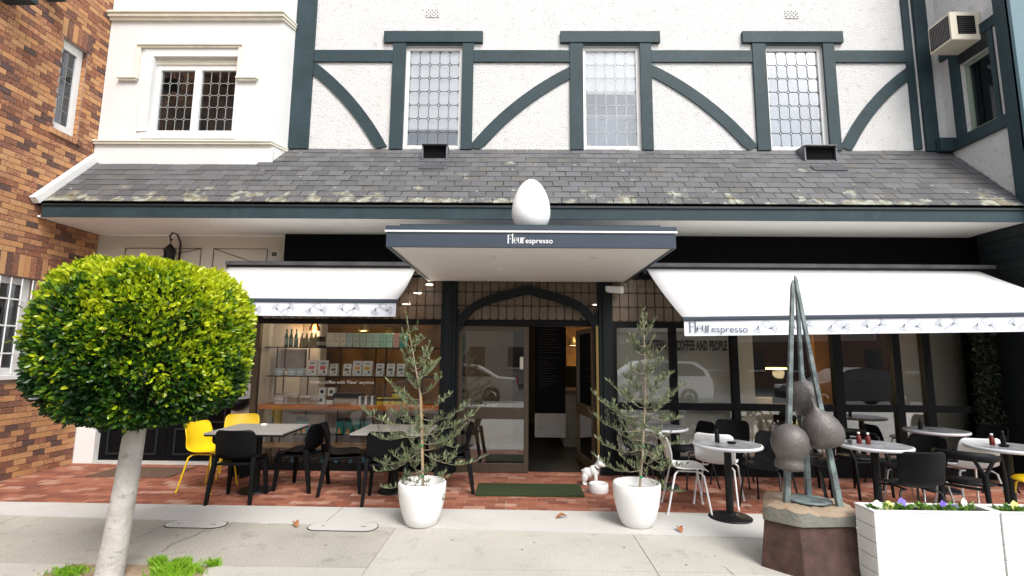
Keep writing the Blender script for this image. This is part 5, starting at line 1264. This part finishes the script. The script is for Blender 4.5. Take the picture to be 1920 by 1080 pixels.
T1 = [(673, 758, 785, 792), (702, 882, 788, 838), (715, 912, 790, 882), (703, 863, 790, 845), (697, 815, 787, 800), (910, 855, 793, 848), (898, 766, 793, 800), (879, 752, 792, 785), (843, 893, 793, 880), (857, 838, 793, 790), (840, 738, 792, 768), (830, 700, 790, 738), (825, 674, 787, 708), (810, 657, 782, 692), (805, 643, 780, 684), (783, 630, 774, 664), (752, 654, 778, 684), (757, 672, 780, 698), (725, 712, 788, 748), (760, 700, 785, 730), (733, 770, 788, 790), (745, 735, 788, 765), (870, 800, 792, 830), (720, 800, 790, 815), (735, 850, 790, 860), (758, 888, 790, 880), (850, 780, 792, 815), (745, 925, 788, 893), (832, 938, 792, 893)]
olive((-.945, 5.30), [(793, 915), (791, 850), (788, 740), (776, 670), (762, 592)], None, T1, 'potted olive tree left of the green mat, in front of the shop window', '', 11, 5.3, 0)
T2 = [(1108, 773, 1207, 805), (1110, 733, 1208, 778), (1138, 711, 1210, 748), (1113, 818, 1207, 842), (1113, 852, 1202, 880), (1290, 715, 1211, 742), (1253, 745, 1210, 778), (1290, 828, 1210, 798), (1285, 920, 1203, 882), (1247, 882, 1204, 862), (1277, 783, 1210, 770), (1243, 675, 1210, 692), (1228, 628, 1206, 652), (1178, 626, 1206, 650), (1157, 690, 1208, 718), (1178, 642, 1207, 666), (1172, 678, 1208, 700), (1217, 615, 1205, 632), (1195, 612, 1205, 630), (1265, 695, 1210, 718), (1150, 800, 1207, 825), (1170, 735, 1208, 765), (1165, 855, 1205, 875), (1260, 860, 1205, 840), (1240, 800, 1208, 815), (1140, 755, 1208, 790), (1290, 870, 1204, 845)]
olive((1.195, 5.36), [(1199, 913), (1205, 850), (1210, 740), (1209, 660), (1204, 578)], None, T2, 'potted olive tree right of the green mat, beside the white chairs', '', 23, 5.36, 0)

# ================================================================== FICUS BALL TREE
fx, fy = -2.98, 4.0
ft = empty('ficus_tree', (fx, fy, 0), 0, 'clipped ball ficus with pale trunk growing from the footpath', 'tree')
MB().tube([(-.045, 0, -.03), (-.035, 0, .03), (-.01, 0, .3), (.03, 0, .8), (.05, 0, 1.15), (.04, 0, 1.5)], [.108, .094, .086, .077, .073, .07], 20).build('trunk', barkm, ft)
cc = Vector((0.105, .0, 1.735)); RX, RZ = .668, .63
lb = MB(); rs = random.Random(5)
for k in range(40):
    a = rs.uniform(0, 6.28); el = rs.uniform(-.2, 1.4); d = Vector((math.cos(a)*math.cos(el), math.sin(a)*math.cos(el), math.sin(el)))
    lb.tube([Vector((.04, 0, 1.25)), Vector((.04, 0, 1.35))+d*.25, cc+Vector((d.x*RX, d.y*RX, d.z*RZ))*.5], [.022, .013, .005], 5)
lb.build('limbs', M('dark_twig_bark', (.05, .04, .03), .9), ft, kind='stuff')
rr = np.random.RandomState(9); L = []; yg = []
NL = 42000
dirs = rr.normal(size=(NL, 3)); dirs /= np.linalg.norm(dirs, axis=1, keepdims=True)
from mathutils import noise as mn_
for i in range(NL):
    d = Vector(dirs[i]); ax = (abs(d.x)**3.1+abs(d.y)**3.1+abs(d.z)**3.1)**(-1/3.1)     # slightly boxy clipped ball
    bump_ = mn_.noise(d*3.2)*.05+mn_.noise(d*8)*.035
    f = 1-abs(rr.normal(0, .075)) if rr.rand() < .8 else rr.uniform(.55, .95)
    f = f+bump_+(rr.uniform(.02, .07) if rr.rand() < .012 else 0)
    p = cc+Vector((d.x*RX, d.y*RX, d.z*RZ))*ax*f*.965
    out = Vector((d.x, d.y, d.z*.9+.35)).normalized()
    v = out*1.0+Vector(rr.normal(size=3))*.55
    L.append((tuple(p), tuple(v)))
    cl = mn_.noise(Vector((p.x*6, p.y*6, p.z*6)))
    sun_tint = d.z*.46+d.x*.18  # sunlit top and right painted into leaf colour, over random new growth
    y = .29+sun_tint+cl*.5+(f-.93)*2.4+rr.normal(0, .14)+(rr.uniform(.2, .55) if rr.rand() < .07 else 0)
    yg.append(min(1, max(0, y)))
V, F, yy = leaf_cloud(L, .043, .56, leaf_tone=yg, seed=2, fold=.2, hexa=True)
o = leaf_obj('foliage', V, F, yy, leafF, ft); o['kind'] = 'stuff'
# grass tufts and weeds round the pit
gp = []; yy = []
for (cx, cy, r, n, h) in ((-3.38, 4.08, .16, 700, .06), (-2.83, 4.25, .06, 420, .085), (-2.64, 4.26, .05, 300, .08), (-2.58, 4.10, .16, 1500, .10), (-2.38, 4.24, .04, 200, .085), (-3.3, 3.8, .2, 500, .07), (-2.55, 3.9, .2, 700, .10)):
    for i in range(n):
        a, q = U(0, 6.28), abs(random.gauss(0, .5)); gp.append(((cx+math.cos(a)*q*r, cy+math.sin(a)*q*r*.6, -.01), (U(-.5, .5), U(-.5, .5), 1), h)); 
Vs = []; Fs = []; ys_ = []
for i, (p, d, h) in enumerate(gp):
    d = Vector(d).normalized(); hh = h*U(.4, 1.2); w = .0035; s = Vector((U(-1, 1), U(-1, 1), 0)).normalized()*w; p = Vector(p); b = len(Vs)
    bend = Vector((d.x, d.y, -.3))*hh*.35
    Vs += [p-s, p+s, p+d*hh*.55+s*.7, p+d*hh+bend]; Fs += [(b, b+1, b+2), (b, b+2, b+3)]; ys_.append(U(0, 1))
o = leaf_obj('grass_tufts', np.array([tuple(v) for v in Vs]), np.array(Fs), np.array(ys_), grassm); tag(o, 'bright green grass tufts round the foot of the ficus trunk', 'grass', kind='stuff')
# fallen leaves
dl_ = M('dry_leaf', hexc('a5683a'), .7, .3, 30)
for x, y, a, l in ((.46, 5.53, .3, 'curled brown leaf on the pale strip midway between the pots'), (1.56, 5.19, 1.5, 'small brown leaf on the pale strip right of the right pot'), (-2.15, 5.2, 2.2, 'brown leaf between the two utility covers')):
    mb = MB(); V = []
    for j in range(7):
        t = j/6; w = .035*math.sin(math.pi*min(1, t*1.02+.02))**.7*(1 if j % 2 else .6)
        for i in range(3): V.append((t*.13-.065, (i-1)*w, .006+.02*math.sin(t*3)+(.022 if i != 1 else 0)*math.sin(math.pi*t)))
    mb.add(V, [(j*3+i, j*3+i+1, j*3+i+4, j*3+i+3) for j in range(6) for i in range(2)], 0, True)
    mb.build('fallen_leaf', dl_, None, (x, y, .006), a, label=l, cat='leaf')

# ================================================================== SCULPTURE
sx, sy = 2.32, 4.42
sc = empty('fruit_sculpture', (sx, sy, 0), 0, 'bronze tripod sculpture with three hanging pods on rusted plinth', 'sculpture')
def SP(mb, name, m, bev=0): return mb.build(name, m, sc, (-sx, -sy, 0), bev=bev)
bot = [(1.965, 4.39), (2.18, 4.14), (2.72, 4.18), (2.80, 4.62), (2.2, 4.80)]; top = [(2.02, 4.42), (2.20, 4.22), (2.66, 4.26), (2.72, 4.60), (2.2, 4.74)]
SP(MB().vprism(bot, 0, .355, top=top), 'plinth', rust, .008)
sl1 = [(2.0, 4.40), (2.20, 4.20), (2.68, 4.24), (2.74, 4.58), (2.56, 4.76), (2.18, 4.76)]
mb = MB(); n = 36; ring = []
def poly_pt(poly, t):
    L_ = [math.dist(poly[i], poly[(i+1) % len(poly)]) for i in range(len(poly))]; T_ = sum(L_)*t; i = 0
    while T_ > L_[i]: T_ -= L_[i]; i = (i+1) % len(poly)
    a, b = poly[i], poly[(i+1) % len(poly)]; q = T_/L_[i]; return (a[0]+(b[0]-a[0])*q, a[1]+(b[1]-a[1])*q)
rs = random.Random(8); o1 = [poly_pt(sl1, i/n*.9999) for i in range(n)]
cxy = (2.38, 4.48)
def shr(p, s): return (cxy[0]+(p[0]-cxy[0])*s, cxy[1]+(p[1]-cxy[1])*s)
hz = [.47+rs.uniform(-.012, .012)+.02*math.sin(i*.5) for i in range(n)]
rings = [[(*p, .357) for p in o1], [(*p, hz[i]-.02) for i, p in enumerate(o1)], [(*shr(p, rs.uniform(.93, .97)), hz[i]) for i, p in enumerate(o1)], [(*shr(p, .6), .475+rs.uniform(-.01, .01)) for p in o1], [(*shr(p, .25), .478) for p in o1]]
V = [v for r in rings for v in r]; mb.add(V, [(j*n+i, j*n+(i+1) % n, (j+1)*n+(i+1) % n, (j+1)*n+i) for j in range(1) for i in range(n)], 0, True)
mb.add(V, [(j*n+i, j*n+(i+1) % n, (j+1)*n+(i+1) % n, (j+1)*n+i) for j in range(1, 4) for i in range(n)]+[tuple(range(4*n, 5*n))], 1, True)
SP(mb, 'stone_slab', [sandst, sandtop])
SP(MB().lathe([(0, 0), (.17, 0), (.18, .008), (.12, .012), (0, .012)], 24, (2.43, 4.50, .484)), 'bronze_disc', verdi)
def pole(p0, p1, w0, w1):
    p0, p1 = Vector(p0), Vector(p1); n_ = 10; pts = [p0.lerp(p1, i/n_) for i in range(n_+1)]+[p1+(p1-p0).normalized()*.05]
    mb = MB().tube(pts, [w0+(w1-w0)*i/n_ for i in range(n_+1)]+[.002], 4, sm=False)
    return mb
pls = [((2.235, 4.47, .47), at(1486, 535, 4.47), .032, .019), ((2.50, 4.62, .47), at(1493, 528, 4.56), .030, .017), ((2.605, 4.36, .465), at(1492, 526, 4.50), .031, .018)]
for p0, p1, w0, w1 in pls:
    o = SP(pole(p0, p1, w0, w1), 'pole', verdi, .003)
    mb = MB(); p0 = Vector(p0); p1 = Vector(p1)
    for k in range(14):
        q = p0.lerp(p1, .08+k*.06); w = (w0+(w1-w0)*(.08+k*.06))*.71; mb.lathe([(0, -.004), (.004, 0), (0, .004)], 6, (q.x+(.006 if k % 2 else -.006), q.y-w-.001, q.z))
    SP(mb, 'rivets', blackmt)['kind'] = 'stuff'
def pod(prof, c, tx, ty, name='pod'):
    mb = MB().lathe(prof, 32); T = Matrix.Translation(Vector(c)-Vector((sx, sy, 0))) @ Matrix.Rotation(R(tx), 4, 'X') @ Matrix.Rotation(R(ty), 4, 'Y')
    mb.v = [tuple(T @ Vector(v)) for v in mb.v]; return mb.build(name, bronze, sc)
pod([(.0, -.185), (.07, -.185), (.105, -.175), (.112, -.15), (.108, -.12), (.098, -.095), (.105, -.08), (.135, -.03), (.148, .03), (.14, .09), (.11, .14), (.06, .175), (.022, .188), (.0, .19)], at(1481, 838, 4.40), 0, 5)
pod([(.0, -.16), (.06, -.17), (.13, -.155), (.155, -.11), (.158, -.05), (.135, .02), (.095, .08), (.05, .12), (.02, .15), (.010, .19), (.006, .23), (0, .235)], at(1538, 797, 4.38), 5, -17)
pod([(.0, -.17), (.06, -.15), (.10, -.09), (.125, 0), (.12, .07), (.085, .12), (.03, .145), (.015, .17), (.018, .185), (0, .19)], at(1508, 745, 4.62), -5, 3)

# ================================================================== PLANTERS
pans = [(.75, .75, .68), (.22, .16, .55), (.62, .60, .20), (.75, .74, .66), (.16, .10, .5)]
def planter(x0, x1, y0, y1, h, label, fl):
    e = empty('planter_box', ((x0+x1)/2, (y0+y1)/2, 0), 0, label, 'planter'); ox, oy = (x0+x1)/2, (y0+y1)/2; w, d = (x1-x0)/2, (y1-y0)/2
    nb = 5; bh = h/nb
    me = MB().box(-w, w, -.012, .012, .001, bh-.001).mesh('board', whitep); me2 = MB().box(-.012, .012, -d+.012, d-.012, .002, bh-.003).mesh('board', whitep)
    for i in range(nb):
        for s in (-1, 1):
            o = inst('board', me, e, (0, s*d, i*bh), (U(-.0015, .0015), 0, 0)); o = inst('board', me2, e, (s*(w-.012), 0, i*bh))
    for o in e.children:
        b = o.modifiers.new('b', 'BEVEL'); b.width = .003; b.segments = 1
    mb = MB(); rw = .016
    mb.box(-w-.004, w+.004, -d-.016, -d+.016, h, h+.012); mb.box(-w-.004, w+.004, d-.016, d+.016, h, h+.012); mb.box(-w-.004, -w+.028, -d+.017, d-.017, h, h+.012); mb.box(w-.028, w+.004, -d+.017, d-.017, h, h+.012)
    mb.build('rim', whitep, e, bev=.002)
    MB().box(-w+.03, w-.03, -d+.018, d-.018, h-.05, h-.012).build('soil', M('potting_soil', (.03, .02, .015), .95, .3, 40), e)
    mb = MB()
    for i in range(nb):
        for s in (-w+.04, w-.04): mb.lathe([(0, -.002), (.004, 0), (0, .002)], 6, (s, -d-.0125, i*bh+bh*.5))
    mb.build('nail_heads', M('nail_rust', (.2, .12, .08), .6), e, kind='stuff')
    for (fx_, col, hgt) in fl:
        p = empty('pansy', (ox-w+.02+fx_*2*(w-.02), oy+U(-.02, .02), h-.012), U(0, 6), None, 'flower')
        L = []
        for k in range(34): a = U(0, 6.28); r = abs(random.gauss(0, .03)); L.append(((math.cos(a)*r, math.sin(a)*r*.7, U(0, .02)), (math.cos(a), math.sin(a), U(.1, 1.4))))
        V, F, yy = leaf_cloud(L, .048, .55, seed=int(fx_*100), leaf_tone=[rnd() for _ in L]); leaf_obj('foliage', V, F, yy, pansyleaf, p)['kind'] = 'stuff'
        if col is not None:
            mb = MB()
            for k in range(5):
                a = R(90+72*k); c_ = (math.cos(a)*.018, math.sin(a)*.018); pts_ = [(c_[0]+.019*math.cos(t*.785), c_[1]+.019*math.sin(t*.785)) for t in range(8)]
                mb.prism([(x, z) for x, z in pts_], -.004-.0006*k, -.0035-.0006*k+.001)
            f = mb.build('petals', M('petal', pans[col], .6, .1, 60), p, (U(-.01, .01), -.02, hgt)); f.rotation_euler = (R(-10), 0, -p.rotation_euler.z+U(-.4, .4))
            MB().tube([(0, 0, 0), (0, -.015, hgt)], .0018, 5).build('stem', pansyleaf, p)
        nm = {0: 'white pansy bloom', 1: 'violet blue pansy bloom', 2: 'yellow pansy bloom', 3: 'creamy white pansy bloom', 4: 'small deep purple pansy bloom', None: 'leafy pansy clump without bloom'}[col]
        tag(p, nm+' '+('in planter beside sculpture' if x0 < 3 else 'in planter at right edge')+(' at its left end' if fx_ < .2 else ' near its middle' if fx_ < .62 else ' towards its right end'), 'flower', 'pansies in the planters')
planter(2.62, 3.53, 3.985, 4.18, .54, 'white boarded planter box with pansies beside the sculpture', [(.06, 0, .04), (.22, 2, .03), (.32, 1, .05), (.5, None, 0), (.63, 4, .04), (.66, None, 0), (.78, 1, .01), (.88, 3, .045)])
planter(3.545, 4.45, 3.985, 4.18, .54, 'white boarded planter box cut off by the right edge', [(.07, None, .0), (.18, 2, .05), (.3, None, 0), (.5, 1, .03), (.8, 3, .04)])

# ================================================================== STREET BEHIND THE CAMERA (seen in the glass)
def car(x, y, rz, prof, green, col, wid, wheels, label, wr=.33):
    e = empty('parked_car', (x, y, -.14), rz, label, 'car', 'cars parked behind the photographer')
    pm_ = M('car_paint', col, .3, .02, 3); n = len(prof)
    def loft(P, w0, w1, m, nm, z0, z1):
        mb = MB(); V = []
        for s in (-1, 1):
            for (px_, pz) in P: t = (pz-z0)/(z1-z0); V.append((px_, s*(w0+(w1-w0)*max(0, min(1, t)))/2, pz))
        k = len(P); mb.add(V, [tuple(range(k-1, -1, -1)), tuple(range(k, 2*k))], 0); mb.add(V, [(i, (i+1) % k, (i+1) % k+k, i+k) for i in range(k)], 0, True); return mb.build(nm, m, e, bev=.03)
    loft(prof, wid, wid*.94, pm_, 'body', .3, 1.0); loft(green, wid*.93, wid*.74, pm_, 'cabin', .9, 1.6)
    gx = [p[0] for p in green]; gz = [p[1] for p in green]; cxm = sum(gx)/len(gx); czm = (max(gz)+min(gz))/2
    loft([(cxm+(a-cxm)*.86, czm+(b-czm)*.72) for a, b in green], wid*.90+.05, wid*.79+.03, M('car_glass', (.01, .012, .015), .05), 'windows', .95, 1.5)
    for wx in wheels:
        for s in (-1, 1):
            w = empty('wheel', (wx, s*(wid/2-.10), wr), parent=e)
            o = MB().lathe([(.17, -.11), (wr-.02, -.11), (wr, -.08), (wr, .08), (wr-.02, .11), (.17, .11)], 28).build('tyre', M('tyre_rubber', (.015, .015, .015), .8), w); o.rotation_euler = (R(90), 0, 0)
            o = MB().lathe([(0, -.10), (.19, -.113), (.19, .113), (0, .10)], 10).build('rim', chrome, w); o.rotation_euler = (R(90), 0, 0)
    xm = min(p[0] for p in prof); xM = max(p[0] for p in prof)
    for s in (-1, 1):
        MB().box(xM-.13, xM+.004, s*(wid/2-.2)-.14, s*(wid/2-.2)+.14, .78, .95).build('tail_light', M('tail_red', (.35, .01, .01), .2), e, bev=.01); MB().box(xm-.004, xm+.2, s*(wid/2-.25)-.15, s*(wid/2-.25)+.15, .62, .76).build('headlight', whitep, e, bev=.01)
    return e
suvP = [(-2.3, .32), (2.28, .32), (2.33, .6), (2.3, 1.02), (1.6, 1.08), (-1.15, 1.02), (-2.2, .82), (-2.33, .55)]
suvG = [(-1.25, 1.0), (-.35, 1.6), (.3, 1.69), (1.75, 1.62), (2.2, 1.3), (2.28, 1.02)]
sedP = [(-2.3, .26), (2.3, .26), (2.36, .5), (2.3, .92), (1.4, .98), (-1.1, .95), (-2.2, .74), (-2.36, .5)]
sedG = [(-1.15, .93), (-.4, 1.38), (.2, 1.46), (.85, 1.40), (1.6, .96)]
car(4.8, -4.75, 0, suvP, suvG, (.75, .75, .75), 1.82, (-1.4, 1.42), 'white hatchback SUV mirrored in the windows right of the door')
car(-2.35, -4.75, 0, sedP, sedG, (.42, .41, .38), 1.76, (-1.42, 1.38), 'silver sedan mirrored in the left glass door')
car(12.5, -4.75, 0, sedP, sedG, (.01, .012, .015), 1.76, (-1.42, 1.38), 'black sedan mirrored in the windows behind the sculpture')
def terrace(x0, x1, y1, h, m, label, floors):
    e = empty('street_building', ((x0+x1)/2, y1, 0), 0, label, 'building', 'buildings across the street'); w = (x1-x0)/2
    MB().box(-w, w, -6, 0, -.14, h).build('wall', m, e); MB().box(-w-.1, w+.1, -6, .15, h+.001, h+.25).build('parapet', concW, e)
    n = int((x1-x0)/2.4)
    fm = MB().box(-.5, .5, 0, .03, 0, 1.3).mesh('window', roomdark); sm2 = MB().box(-.55, .55, 0, .1, -.1, -.001).mesh('sill', concW)
    for f in range(floors):
        for i in range(n):
            xx = -w+(i+.5)*(2*w/n); o = inst('window', fm, e, (xx, .001, .9+f*2.9)); s = inst('sill', sm2, o)
    MB().box(-.5, .5, .001, .05, -.14, 2.1).build('door', teal_dark, e, (-w+.7, 0, 0))
db = M('dark_brick_far', (.10, .055, .04), .9, .3, 3); cb_ = M('cream_render_far', (.30, .28, .24), .9, .1, 2)
terrace(-26, -9, -17, 6.4, db, 'dark brick terrace across the street, mirrored at far left', 2); terrace(-8.8, 6, -18, 5.6, cb_, 'cream rendered shop building across the street', 2); terrace(6.2, 28, -17, 7.0, db, 'dark brick terrace across the street, mirrored at right', 2)
